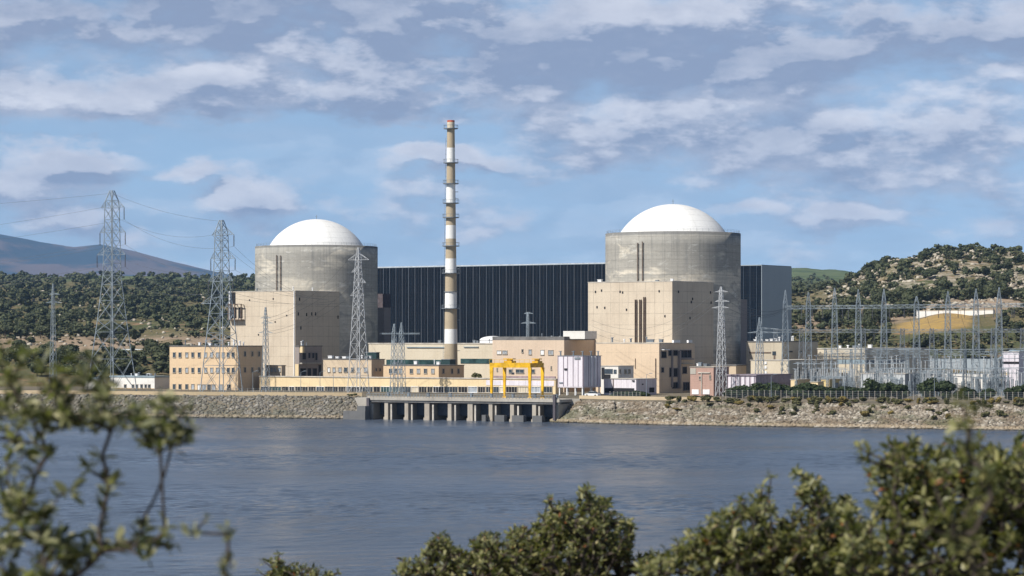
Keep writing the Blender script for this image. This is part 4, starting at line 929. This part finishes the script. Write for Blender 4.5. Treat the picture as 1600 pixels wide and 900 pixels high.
# busbar supports: insulator posts on slim steel legs
proto = empty('busbar_support', (0, 0, GZ), ANG, '', 'insulator post', 'insulator posts scattered through the switchyard')
proto['label'] = 'grey insulator post on a slim steel stand among the switchyard gantries'
MB().lattice([(0, .32), (4.2, .26)], .06, .035).build('stand', steel, proto)
m = MB().bar((0, 0, 4.2), (0, 0, 7.4), .13, n=8)
for j in range(9): m.lathe([(.14, 4.5 + j * .3), (.27, 4.42 + j * .3), (.14, 4.34 + j * .3)], 8)
m.build('insulator', insul_w, proto); MB().bar((-.7, 0, 7.5), (.7, 0, 7.5), .1).build('clamp', steel_dark, proto)
r3 = random.Random(12); first = True
for i in range(96):
    px = 1242 + 370 * ((i * .618034) % 1); D = r3.choice((722, 728, 736, 744, 752, 762, 772)) + r3.uniform(-1, 1) - (px - 1240) * .06
    p_ = xy(px, D); p_.z = GZ; sc = r3.choice((.9, 1, 1, 1.25, 1.5))
    if first: proto.location = p_; first = False
    else: copy_tree(proto, p_, scale=(1, 1, sc))
fr = empty('disconnector_frame', (0, 0, GZ), ANG, 'steel frame carrying three upright insulators in the switchyard', 'switchgear', 'disconnector frames of the switchyard')
for x_ in (-2.2, 2.2): MB().lattice([(0, .28), (5.0, .28)], .055, .035, cx=x_).build('leg', steel, fr)
MB().truss((-2.6, 0, 5.0), (2.6, 0, 5.0), .45, .4, 6, .055, .035).build('beam', steel, fr)
for x_ in (-2.1, 0, 2.1):
    m = MB().bar((x_, 0, 5.4), (x_, 0, 7.6), .11, n=6)
    for j in range(6): m.lathe([(.12, 5.6 + j * .33), (.22, 5.53 + j * .33), (.12, 5.46 + j * .33)], 6, x_)
    m.build('insulator', insul_w, fr)
MB().bar((-2.6, 0, 7.65), (2.6, 0, 7.8), .05).build('contact_arm', steel, fr)
for i in range(26):
    px = 1282 + 330 * ((i * .7548777) % 1); D = (724, 733, 741, 750, 760)[i % 5] - (px - 1240) * .055; p_ = xy(px, D); p_.z = GZ
    if i == 0: fr.location = p_
    else: copy_tree(fr, p_, scale=(1, 1, r3.choice((.8, 1, 1.3))))
# busbar tubes and cross wires
def wire(name, label, cat, a, b, sag, r, mat, group=None, n=14):
    m = MB(); a = Vector(a); b = Vector(b); pr = None
    for i in range(n + 1):
        q = i / n; p_ = a.lerp(b, q) - Vector((0, 0, 4 * sag * q * (1 - q))) - a
        if pr is not None: m.bar(pr, p_, r, n=3 if r < .06 else 5)
        pr = p_
    o = m.build(name, mat); o.location = a; return tag(o, label, cat, group)
cable = plain('cable', (.12, .125, .13), .5, .3)
for i, (px0, px1, y, D) in enumerate(((1240, 1420, 568, 735), (1300, 1500, 558, 748), (1345, 1600, 545.5, 752), (1360, 1602, 575, 728), (1285, 1440, 545, 765), (1450, 1610, 560, 738), (1440, 1600, 583, 722))):
    wire('busbar', 'horizontal grey busbar tube strung between switchyard gantry posts', 'busbar', at(px0, y, D), at(px1, y - .5, D - (px1 - px0) * .12), .15, .09, steel, 'busbar tubes of the switchyard')
for i in range(14):
    px0 = 1230 + i * 27; wire('dropper_wire', 'thin slack dropper wire between the upper and lower switchyard beams', 'wire', at(px0, 484, 742 - i * 3), at(px0 + 14, 519, 780 - i * 3), 1.5, .04, cable, 'dropper wires of the switchyard')
G1 = 'conductor wires strung between the left pylons'
def lw(a, b, sag, lab, r=.035): wire('power_line', lab, 'power line', a, b, sag, r, cable, G1, 24)
LAB = 'thin grey conductor wire sagging from a left pylon against the sky'
for k_ in range(6):
    if T1[k_] and T2[k_]: lw(T1[k_], T2[k_], 3.5, LAB)
    if T1[k_]: lw(T1[k_] + Vector((-260, 120, -6)), T1[k_], 8, LAB)
    if T2[k_]: lw(T2[k_], at(470 + k_ * 14, 462 + k_ * 2, 862), 2.0, LAB)
lw(P1.location + Vector((0, 0, 60)), P2.location + Vector((0, 0, 50.2)), 1.5, LAB); lw(P1.location + Vector((-260, 120, 62)), P1.location + Vector((0, 0, 60)), 5, LAB)
G2 = 'conductor wires from the slender pylons to the plant'
for k_ in (0, 1, 4, 5):
    if T3[k_]: wire('power_line', 'thin wire running from the slender pylon towards the left tan block', 'power line', T3[k_], at(415, 498 + k_ * 5, 770), 3, .035, cable, G2, 20)
for k_ in range(6):
    if T4[k_]: wire('power_line', 'thin wire running from the narrow right mast to the switchyard beams', 'power line', T4[k_], at(1227 + k_, 481, 752), 3, .035, cable, 'wires between the right mast and the switchyard', 20); 
for k_ in range(3): wire('power_line', 'thin wire sweeping past the right tan block to the narrow mast', 'power line', at(925, 500 + 9 * k_, 760), T4[2 * k_], 6, .03, cable, 'wires before the right tan block', 20)

# lamp posts along the shore road
lp = empty('street_lamp', (0, 0, GZ), 0, 'slim grey lamp post on the bank top road', 'street lamp', 'lamp posts along the bank top road')
MB().bar((0, 0, 0), (0, 0, 6.5), .09, .05, 6).build('pole', steel, lp); MB().bar((0, 0, 6.5), (1.1, 0, 6.9), .05).box(.8, 1.6, -.15, .15, 6.82, 6.97).build('lamp_head', steel, lp)
LPX = (395, 470, 500, 521, 610, 1010, 1205, 1320, 1460, 1540); f_ = True
for px in LPX:
    s, run = shore(px); D = (s + run + 14) if not 570 < px < 880 else 712; p_ = xy(px, D); p_.z = GZ
    if f_: lp.location = p_; f_ = False
    else: copy_tree(lp, p_)

# parked car
def car(label, px, D, mat, rz):
    c = xy(px, D); root = empty('parked_car', (c.x, c.y, GZ), rz, label, 'car')
    m = MB(); m.prism([(-2.1, .35), (-2.15, .8), (-1.3, .95), (1.2, .95), (2.1, .8), (2.15, .35)], -.85, .85); m.build('body', mat, root)
    m = MB(); m.prism([(-1.25, .95), (-.7, 1.45), (.75, 1.47), (1.55, .95)], -.74, .74); m.build('cabin', glass, root); MB().box(-.72, .78, -.7, .7, 1.46, 1.5).build('roof_panel', mat, root)
    for x_ in (-1.35, 1.35):
        for y_ in (-.86, .7): 
            m = MB(); m.lathe([(.33, 0), (.33, .17)], 16); w = m.build('wheel', plain('tyre', (.02, .02, .02), .9), root); w.rotation_euler = (R(-90), 0, 0); w.location = (x_, y_, .33)
car('small white car parked under the silos behind the bank wall', 926, 712, whitep, ANG)

# ------------------------------------------------------------------ trees on the hills
def clump_tree(seed, nleaf, trunk=True, leaf=.16, flat=.8, few=False):
    """unit tree: height 1, crown of small leaf clumps on overlapping lobes, gaps between; returns verts, quads"""
    r = np.random.default_rng(seed); nl = 3 if few else r.integers(6, 11); L = []
    for i in range(nl):
        a = r.uniform(0, 6.28); q = r.uniform(0, .34); L.append((q * math.cos(a), q * math.sin(a), r.uniform(.30, .76), r.uniform(.12, .28)))
    V = []; Fc = []
    for i in range(nleaf):
        lx, ly, lz, lr = L[r.integers(nl)]; d = r.normal(size=3); d /= np.linalg.norm(d); q = lr * r.uniform(.72, 1.05)
        p = np.array([lx, ly, lz]) + d * q * np.array([1, 1, flat]); n = d + r.normal(size=3) * .45; n /= np.linalg.norm(n)
        e1 = np.cross(n, r.normal(size=3)); e1 /= np.linalg.norm(e1); e2 = np.cross(n, e1); s = leaf * r.uniform(.5, 1.1) * .5; o = len(V)
        V += [p - e1 * s - e2 * s * .6, p + e1 * s * .8 - e2 * s, p + e1 * s + e2 * s * .7, p - e1 * s * .6 + e2 * s]; Fc.append((o, o + 1, o + 2, o + 3))
    for (lx, ly, lz, lr) in L:       # dense heart of each lobe
        o = len(V); vv = ico_v * lr * .80 * np.array([1, 1, flat]) * (1 + r.uniform(-.15, .15, (12, 1))) + np.array([lx, ly, lz]); V += list(vv)
        for f in ico_f: Fc.append((o + f[0], o + f[1], o + f[2], o + f[2]))
    return np.array(V), Fc
FOL = islandmat('holm_oak_foliage', [(0, (.034, .044, .023)), (.4, (.056, .068, .032)), (.75, (.082, .092, .044)), (1, (.13, .13, .062))], .85, .12, .2, .4)
BARK = plain('bark', (.09, .07, .05), .9)
def tree_mesh(name, seed, nleaf, leaf=.16, flat=.8, trunk=True, mat=None):
    V, Fc = clump_tree(seed, nleaf, leaf=leaf, flat=flat); V = [tuple(v) for v in V]; Fc = [f if f[2] != f[3] else f[:3] for f in Fc]
    m = MB(); m.raw(V, Fc); me = bpy.data.meshes.new(name); me.from_pydata(m.v, [], m.f); me.update(); me.materials.append(mat or FOL); return me
def trunk_mesh():
    m = MB(); m.bar((0, 0, -.05), (.02, .01, .35), .035, .025, 6); m.bar((.02, .01, .35), (.14, .03, .6), .02, .01, 5); m.bar((.02, .01, .33), (-.12, -.04, .62), .02, .01, 5); m.bar((.02, .01, .35), (0, .1, .66), .018, .008, 5)
    me = bpy.data.meshes.new('trunk'); me.from_pydata(m.v, [], m.f); me.update(); me.materials.append(BARK); return me
TRUNK = trunk_mesh(); TREES = [tree_mesh('crown', 100 + i, 900, .13) for i in range(6)]; BUSHES = [tree_mesh('crown', 200 + i, 1100, .11, 1.0) for i in range(4)]
cand = []
def accept(px, D):
    """how much the wood covers the ground here"""
    x = (px - 800) / F * D; n = mnoise.noise(Vector((x / 60, D / 110, 5)))
    if px < 620:
        if D < 1020: return .9 + n * .6
        if D < 1220: return (.05 if 1085 < D else .35)
        if D < 1500 and px > 190: return .38 + n * .9
        return .88 + n * .8
    if D < 1010: return .1
    if D < 1110: return .14 if px < 1450 else .28
    if D < 1200: return .85 if px < 1440 else .4 + n
    if D < 1390: return .30 + n * .9
    if px < 1300 and D > 1500: return .55 + n * .8
    if D > 1420: return .30 + n * .6
    return .46 + n * .8
for side, n in ((0, 3300), (1, 2700)):
    for _ in range(n):
        if side == 0: px = random.uniform(-170, 600); D = math.exp(random.uniform(math.log(905), math.log(3150))); 
        else: px = random.uniform(1200, 1760); D = math.exp(random.uniform(math.log(930), math.log(1720 if px > 1310 else 3300)))
        if random.random() > accept(px, D): continue
        if side == 1 and 1388 < px < 1560 and 1000 < D < 1150: continue
        h = random.choice((3, 3.6, 4.2, 5, 6, 7)) * random.uniform(.85, 1.2) * (1.0 if side == 0 else .92) * (1.25 if D > 1800 else 1) * (1.2 if (side == 1 and 1160 < D < 1290) else 1)
        cand.append((px, D, h))
def seen(px, D): return -4 < px < 1604 and not (400 < px < 1235)
vis = [c for c in cand if seen(c[0], c[1])]; vis.sort(key=lambda c: -c[2] / c[1]); ind = vis[:290]; rest = vis[290:] + [c for c in cand if not seen(c[0], c[1])]
r4 = random.Random(5)
for (px, D, h) in ind:
    x_ = (px - 800) / F * D; L_side = px < 700
    root = bpy.data.objects.new('holm_oak', None); COL.objects.link(root); root.location = (x_, D, ground_z(px, D) - .1); w = h * r4.uniform(1.0, 1.45); root.scale = (w, w, h); root.rotation_euler = (0, 0, r4.uniform(0, 6.28))
    tag(root, 'dark round holm oak scattered on the wooded slope left of the left reactor' if L_side else 'dark round holm oak scattered on the rocky hill behind the switchyard', 'tree', 'holm oaks on the left slope' if L_side else 'holm oaks on the right rocky hill')
    for me in (r4.choice(TREES), TRUNK): o = bpy.data.objects.new(me.name, me); COL.objects.link(o); o.parent = root
SV = []; SF = []; off = 0
fars = [clump_tree(300 + i, 70, leaf=.28) for i in range(5)]; farF = []
for v, f in fars: q = np.array([x if len(set(x)) == 4 else (x[0], x[1], x[2], x[2]) for x in f]); farF.append(q)
tv = []; tf = []; to = 0; qv = []; qf = []; qo = 0
for (px, D, h) in rest:
    i = r4.randrange(5); v, _ = fars[i]; a = r4.uniform(0, 6.28); w = h * r4.uniform(1.0, 1.45); x_ = (px - 800) / F * D; z_ = ground_z(px, D) - .1
    X = (v[:, 0] * math.cos(a) - v[:, 1] * math.sin(a)) * w + x_; Y = (v[:, 0] * math.sin(a) + v[:, 1] * math.cos(a)) * w + D; Z = v[:, 2] * h + z_
    P = np.stack([X, Y, Z], -1); f = farF[i]; isq = f[:, 2] != f[:, 3]; nq = isq.sum() * 4
    qv.append(P[:nq]); qf.append(f[isq] + qo); qo += nq; tv.append(P[nq:]); tf.append(f[~isq][:, :3] - nq + to); to += len(P) - nq
FOL2 = islandmat('far_wood_foliage', [(0, (.036, .048, .024)), (.5, (.062, .075, .036)), (1, (.12, .125, .06))], .9, 0, .2, .08)
qv = np.concatenate(qv); qf = np.concatenate(qf); tv = np.concatenate(tv); tf = np.concatenate(tf)
# quads as two triangles so one mesh holds all
q3 = np.concatenate([qf[:, [0, 1, 2]], qf[:, [0, 2, 3]]]); allv = np.concatenate([qv, tv]); allf = np.concatenate([q3, tf + len(qv)])
npmesh('far_woodland', allv, allf, FOL2, False, 'stuff')
scr = [clump_tree(700 + i, 26, leaf=.34, few=True) for i in range(5)]; tv = []; tf = []; to = 0; nn = 0
while nn < 7500:
    if random.random() < .5: px = random.uniform(-150, 600); D = math.exp(random.uniform(math.log(930), math.log(2600)))
    else: px = random.uniform(1200, 1720); D = math.exp(random.uniform(math.log(940), math.log(1720 if px > 1310 else 2600)))
    if mnoise.noise(Vector(((px - 800) / F * D / 40, D / 70, 8))) < -.12 or (1388 < px < 1560 and 1030 < D < 1150): continue
    nn += 1; i = r4.randrange(5); v, f = scr[i]; a = r4.uniform(0, 6.28); h = r4.choice((.7, 1, 1.3, 1.8, 2.4)) * (1 if D < 1500 else 1.3); w = h * r4.uniform(1.3, 2.4); x_ = (px - 800) / F * D; z_ = ground_z(px, D) - .25 * h
    X = (v[:, 0] * math.cos(a) - v[:, 1] * math.sin(a)) * w + x_; Y = (v[:, 0] * math.sin(a) + v[:, 1] * math.cos(a)) * w + D; tv.append(np.stack([X, Y, v[:, 2] * h + z_], -1))
    q = np.array([(g[0], g[1], g[2]) for g in f] + [(g[0], g[2], g[3]) for g in f if len(set(g)) == 4]); tf.append(q + to); to += len(v)
npmesh('hillside_scrub', np.concatenate(tv), np.concatenate(tf), islandmat('scrub_foliage', [(0, (.045, .052, .026)), (.4, (.075, .08, .036)), (.8, (.125, .115, .055)), (1, (.18, .15, .075))], .9, 0, .2, .1), False, 'stuff')
# low scrub and rocks over the hills
pos = []; sz = []
for _ in range(7000):
    px = random.uniform(1290, 1720); D = random.uniform(1150, 1640)
    if random.random() > .35 + mnoise.noise(Vector(((px - 800) / F * D / 25, D / 25, 2))): continue
    pos.append(((px - 800) / F * D, D, ground_z(px, D) + .1)); sz.append(random.uniform(.4, 1.6))
for _ in range(420):
    px = random.uniform(-100, 420); D = math.exp(random.uniform(math.log(1150), math.log(2500))); pos.append(((px - 800) / F * D, D, ground_z(px, D) + .3)); sz.append(random.uniform(.5, 1.7))
rocks('hillside_rocks', pos, sz, islandmat('limestone', [(0, (.24, .20, .155)), (.5, (.37, .32, .25)), (1, (.52, .47, .38))], .95, 0, .25, .4))

# hedge bushes by the fence, shrubs on the bank
hb_mat = islandmat('hedge_foliage', [(0, (.020, .034, .014)), (.5, (.036, .055, .02)), (1, (.065, .085, .03))], .85, .1, .2, 1)
HB = [tree_mesh('crown', 400 + i, 1300, .10, 1.0, mat=hb_mat) for i in range(4)]
DRY = islandmat('dry_shrub_foliage', [(0, (.12, .10, .03)), (.5, (.22, .17, .05)), (1, (.34, .25, .08))], .85, .1, .2, 1)
GRN = islandmat('bank_shrub_foliage', [(0, (.06, .065, .025)), (.5, (.11, .11, .045)), (1, (.20, .18, .08))], .85, .1, .2, 1)
SB = [tree_mesh('crown', 500 + i, 500, .16, .9, mat=GRN) for i in range(3)]; DB = [tree_mesh('crown', 600 + i, 500, .16, .9, mat=DRY) for i in range(2)]
def bush(name, label, cat, group, px, D, w, h, me, z=GZ, sink=.12):
    o = bpy.data.objects.new(name, me); COL.objects.link(o); o.location = ((px - 800) / F * D, D, z - h * sink); o.scale = (w, w, h * 1.15); o.rotation_euler = (0, 0, r4.uniform(0, 6.28)); return tag(o, label, cat, group)
for i, (px, w, h) in enumerate(((1146, 5, 2), (1158, 6, 2.6), (1170, 7, 2.8), (1184, 7, 3.3), (1196, 6.5, 3.4), (1208, 7, 3.2), (1222, 6.5, 3), (1238, 6, 2.6), (1252, 7, 3.2), (1262, 7, 3.3), (1276, 7, 2.8), (1290, 7, 2.6), (1305, 6.5, 2.4), (1318, 7, 2.6), (1332, 7, 2.5), (1345, 5.5, 2.4),
                                (1361, 6.5, 4.3), (1378, 6, 3.2), (1388, 6, 3.6), (1409, 6, 3.2), (1452, 6.4, 4.5), (1476, 6.4, 3.9), (1500, 4.5, 1.8), (1512, 5.5, 2.6), (1540, 6, 2.4), (1578, 6, 2.4), (1590, 6.5, 3.0), (1608, 7, 3.4), (1640, 7, 3.4))):
    h *= 1.3; w *= 1.12; s, run = shore(px); bush('hedge_bush', 'dark green clipped round bush in the hedge between fence and switchyard', 'bush', 'dark hedge bushes behind the fence', px, s + run + 39, w, h, HB[i % 4])
for i, (px, w, h) in enumerate(((960, 4, 1.5), (972, 5, 1.8), (984, 5, 1.9), (996, 5, 2.1), (1006, 5, 2), (1086, 3, 1), (1105, 3.4, 1.2))):
    s, run = shore(px); bush('green_bush', 'low green bush in front of the white storage building and brick house', 'bush', 'low bushes behind the right bank wall', px, s + run + 22, w, h, HB[i % 4])
for i in range(130):
    px = random.uniform(1120, 1640) if i > 12 else random.uniform(1040, 1120); s, run = shore(px); q = random.choice((random.uniform(.35, 1.0), random.uniform(.9, 1.1), random.uniform(.95, 1.15)))
    bush('bank_shrub', 'small dusty green shrub growing among the boulders of the right bank', 'shrub', 'shrubs on the right stone bank', px, s + run * q, random.uniform(1.2, 3.4), random.uniform(.8, 1.9), SB[i % 3] if i % 4 else DB[i % 2], GZ * min(1, q) - .1)
for i, px in enumerate(list(range(1446, 1562, 9)) + [1430, 1420]):
    bush('autumn_bush', 'yellowing bush beyond the switchyard white wall', 'bush', 'yellowing bushes beyond the white wall', px + random.uniform(-3, 3), 752 + random.uniform(-3, 3), random.uniform(3.5, 5), random.uniform(5.2, 6.8), DB[i % 2] if i % 3 else SB[0])
for i, (px, D, w, h) in enumerate(((742, 775, 3, 2), (750, 772, 2.4, 1.6), (556, 716, 1.8, .9), (548, 715, 2, .8), (563, 711, 2, 1.0))):
    bush('small_bush', ('rounded bush on the flat roof terrace right of the chimney foot' if i < 2 else 'small green bush at the top of the left wing wall'), 'bush', 'bushes by the chimney terrace' if i < 2 else 'bushes by the left wing wall', px, D, w, h, SB[i % 3], (zy(592, D) if i < 2 else (GZ if i < 4 else 5)))

# ------------------------------------------------------------------ foreground shrubs
LEAF = islandmat('olive_leaf', [(0, (.045, .055, .024)), (.3, (.095, .105, .042)), (.62, (.18, .18, .07)), (.88, (.29, .27, .11)), (.97, (.40, .36, .18)), (.988, (.24, .09, .03)), (1, (.28, .10, .04))], .45, .3, .15, 6)
LEAFY = islandmat('young_leaf', [(0, (.055, .065, .035)), (.4, (.115, .125, .06)), (.8, (.24, .235, .12)), (1, (.45, .42, .26))], .45, .3, .1, 6)
TWIG = plain('twig_bark', (.055, .042, .034), .85, 0, .3, 8)
def shrub(label, base_px, D, blobs, n_att, leaf, per, seed, mat=LEAF, thick=.5, twig_r=.004):
    """grow twigs from a root towards points spread through the crown volume, a rosette of leaves on each twig end and along it"""
    r = np.random.default_rng(seed); rr = random.Random(seed); bx = (base_px - 800) / F * D; gz = 20.4 - .118 * D
    root = empty('foreground_shrub', (bx, D, gz), 0, label, 'shrub'); s = D / F
    att = []; wts = np.array([b_[2] * b_[3] * b_[4] for b_ in blobs], float); wts /= wts.sum()
    for i in range(n_att):
        b_ = blobs[r.choice(len(blobs), p=wts)]; d_ = r.normal(size=3); d_ /= np.linalg.norm(d_); q = r.uniform(.05, 1) ** (1 / 2.2)
        px = b_[0] + d_[0] * q * b_[2]; py = b_[1] + d_[1] * q * b_[3]; dd = D + d_[2] * q * thick
        att.append(np.array(at(px, py, dd)) - np.array((bx, D, gz)))
    att.sort(key=lambda p: np.linalg.norm(p)); nodes = [np.array((0, 0, 0.)), np.array((0, 0, .35))]; par = [-1, 0]; kids = [1, 0]; ends = []
    for p in att:
        N = np.array(nodes); dist = np.linalg.norm(N - p, axis=1); cost = dist + .25 * np.linalg.norm(N, axis=1) + np.where(N[:, 2] > p[2] + .02, .4, 0)
        j = int(np.argmin(cost)); a = nodes[j]; L = dist[j]; n = max(1, int(L / .07)); bend = r.normal(size=3) * L * .08 + np.array((0, 0, -.03 * L))
        prev = j
        for k_ in range(1, n + 1):
            q = k_ / n; pt = a + (p - a) * q + bend * math.sin(q * math.pi); nodes.append(pt); par.append(prev); prev = len(nodes) - 1
        ends.append(prev)
    cnt = np.zeros(len(nodes))
    for e in ends:
        while e != -1: cnt[e] += 1; e = par[e]
    m = MB()
    for i in range(1, len(nodes)):
        m.bar(nodes[par[i]], nodes[i], twig_r * cnt[par[i]] ** .34 if par[i] > 0 else twig_r * cnt[i] ** .34 * 1.2, twig_r * cnt[i] ** .34, 5)
    m.build('branches', TWIG, root)
    # leaves
    spots = []
    for e in ends: 
        d_ = nodes[e] - nodes[par[e]]; spots.append((nodes[e], d_, per, 1.0)); q = par[e]; st = 0
        while q > 1 and st < 5 and cnt[q] < 10: spots.append((nodes[q], d_, max(2, per // 3), .85)); q = par[q]; st += 1
    LV = []; LF = []
    for (p, d_, n, k_) in spots:
        d_ = d_ / (np.linalg.norm(d_) + 1e-6) * .7 + np.array((0, 0, .55)); d_ /= np.linalg.norm(d_)
        for i in range(n):
            o_ = r.normal(size=3); o_ -= d_ * np.dot(o_, d_); o_ /= np.linalg.norm(o_) + 1e-6
            el = r.uniform(-.15, 1.1); ax = o_ * math.cos(el) + d_ * math.sin(el) + np.array((0, 0, -.1)); ax /= np.linalg.norm(ax)
            up = d_ - ax * np.dot(d_, ax) + r.normal(size=3) * .25; up -= ax * np.dot(up, ax); up /= np.linalg.norm(up); sd_ = np.cross(ax, up)
            L = leaf * r.uniform(.35, 1.15) * k_; wd = L * r.uniform(.30, .52); st = p + d_ * r.uniform(-.02, .012) + ax * .004; o = len(LV)
            LV += [st, st + ax * L * .3 + sd_ * wd * .42 + up * L * .05, st + ax * L * .7 + sd_ * wd * .40 + up * L * .03, st + ax * L - up * L * .08, st + ax * L * .7 - sd_ * wd * .40 + up * L * .03, st + ax * L * .3 - sd_ * wd * .42 + up * L * .05, st + ax * L * .35 - up * L * .02, st + ax * L * .7 - up * L * .03]
            LF += [(o, o + 1, o + 6), (o + 1, o + 2, o + 7), (o + 1, o + 7, o + 6), (o + 2, o + 3, o + 7), (o, o + 6, o + 5), (o + 6, o + 7, o + 4), (o + 6, o + 4, o + 5), (o + 7, o + 3, o + 4)]
    npmesh('leaves', LV, LF, mat, False, None, root)
    return root
shrub('leafy shrub filling the left edge, tallest and nearest of the foreground shrubs', 90, 7.6,
      [(40, 575, 55, 40, 1.0), (120, 585, 55, 42, 1.0), (15, 660, 50, 55, .9), (130, 650, 60, 40, 1.0), (70, 700, 60, 40, .6), (180, 640, 40, 40, .6), (272, 632, 32, 22, 1.3), (235, 665, 40, 30, 1.2), (275, 680, 28, 26, 1.0), (250, 700, 25, 22, .7), (150, 720, 30, 30, .6), (165, 610, 30, 30, .8), (100, 640, 50, 40, .8), (60, 640, 40, 30, .6),
       (20, 760, 50, 45, .8), (110, 790, 60, 50, .5), (60, 860, 90, 55, 1.5), (150, 865, 60, 50, 1.3), (30, 800, 50, 40, 1.2), (235, 850, 36, 36, .9), (165, 765, 30, 30, .6), (285, 860, 25, 30, .3)],
      200, .052, 9, 1, LEAFY, .22, .0019)
shrub('thin bare twig with a few reddish leaf tips right of the left shrub', 340, 7.0, [(322, 805, 9, 9, 1), (356, 832, 8, 9, 1), (300, 835, 10, 8, 1), (352, 880, 10, 10, 1), (345, 790, 5, 6, .5)], 9, .034, 5, 2, LEAFY, .06, .0028)
shrub('small olive green shrub tip at the bottom edge left of centre', 460, 19, [(430, 893, 30, 26, 1), (470, 900, 50, 20, 1), (438, 872, 10, 14, .6), (515, 902, 26, 14, .7), (490, 888, 8, 10, .5), (540, 900, 5, 8, .2)], 150, .042, 9, 3, LEAF, .35)
shrub('dense olive green shrub with a rounded peak at the bottom centre', 860, 18, [(895, 875, 95, 52, 1.1), (925, 812, 42, 36, 1.2), (868, 822, 36, 30, 1.1), (915, 772, 13, 14, 1.2), (858, 785, 9, 12, .8), (945, 785, 9, 10, .7), (968, 842, 26, 34, .9), (984, 822, 8, 12, .7), (885, 795, 12, 14, .7), (800, 880, 70, 32, 1.1), (720, 880, 75, 38, 1.2), (690, 852, 24, 20, .9), (765, 850, 26, 20, .9), (810, 838, 24, 16, .8), (645, 888, 30, 18, .9), (668, 866, 12, 10, .6), (1010, 880, 30, 16, .8), (978, 840, 10, 30, .6), (840, 850, 30, 30, .8)],
      1500, .047, 10, 4, LEAF, .8, .005)
shrub('olive shrub with thin upright twigs, between the rounded central shrub and the corner shrub', 1180, 12.5, [(1180, 880, 120, 60, 1.2), (1140, 840, 60, 50, 1.0), (1100, 850, 25, 30, .7), (1190, 800, 24, 40, .8), (1160, 775, 6, 12, .4), (1200, 760, 7, 28, .6), (1270, 765, 30, 32, 1), (1300, 800, 34, 30, .8), (1255, 740, 14, 14, .7), (1290, 860, 90, 70, 1.2), (1045, 878, 26, 22, 1.0), (1075, 868, 26, 30, .9), (1015, 890, 26, 14, .9), (1230, 840, 40, 40, .6), (1325, 790, 16, 24, .5)],
      900, .048, 10, 5, LEAF, .5, .0035)
shrub('broad dense dark olive shrub filling the bottom right corner', 1480, 10.5, [(1480, 850, 160, 90, 1.2), (1420, 760, 60, 60, 1.1), (1400, 715, 22, 28, 1), (1430, 700, 18, 18, .8), (1350, 712, 14, 14, .8), (1375, 770, 30, 40, .7), (1490, 720, 40, 36, 1), (1540, 740, 50, 50, 1), (1590, 760, 60, 70, 1.2), (1600, 700, 26, 26, .7), (1650, 800, 80, 120, 1), (1340, 850, 40, 60, .8), (1480, 780, 80, 50, 1)],
      1050, .050, 10, 6, LEAF, .5, .0035)
shrub('tall out of focus leafy sprig rising over the right bank at the right side', 1512, 6.6, [(1512, 640, 26, 18, 1), (1500, 665, 20, 16, .8), (1530, 650, 12, 14, .6), (1515, 690, 16, 24, .6), (1470, 770, 20, 30, .5), (1540, 760, 30, 50, .5), (1505, 840, 60, 60, .5)], 30, .044, 8, 8, LEAF, .10, .003)

# ------------------------------------------------------------------ air
HZ = True
if HZ:
    hm = bpy.data.materials.new('haze_air'); hm.use_nodes = True; t = NT(hm.node_tree); t.n.clear(); mo = t.add('ShaderNodeOutputMaterial'); pv = t.add('ShaderNodeVolumePrincipled')
    pv.inputs['Color'].default_value = (.36, .60, .98, 1); pv.inputs['Density'].default_value = 3.5e-5; pv.inputs['Anisotropy'].default_value = 0.0
    t.l.new(pv.outputs[0], mo.inputs['Volume'])
    tag(MB().box(-9000, 9000, -40, 17000, -8, 800).build('haze', hm), kind='stuff')
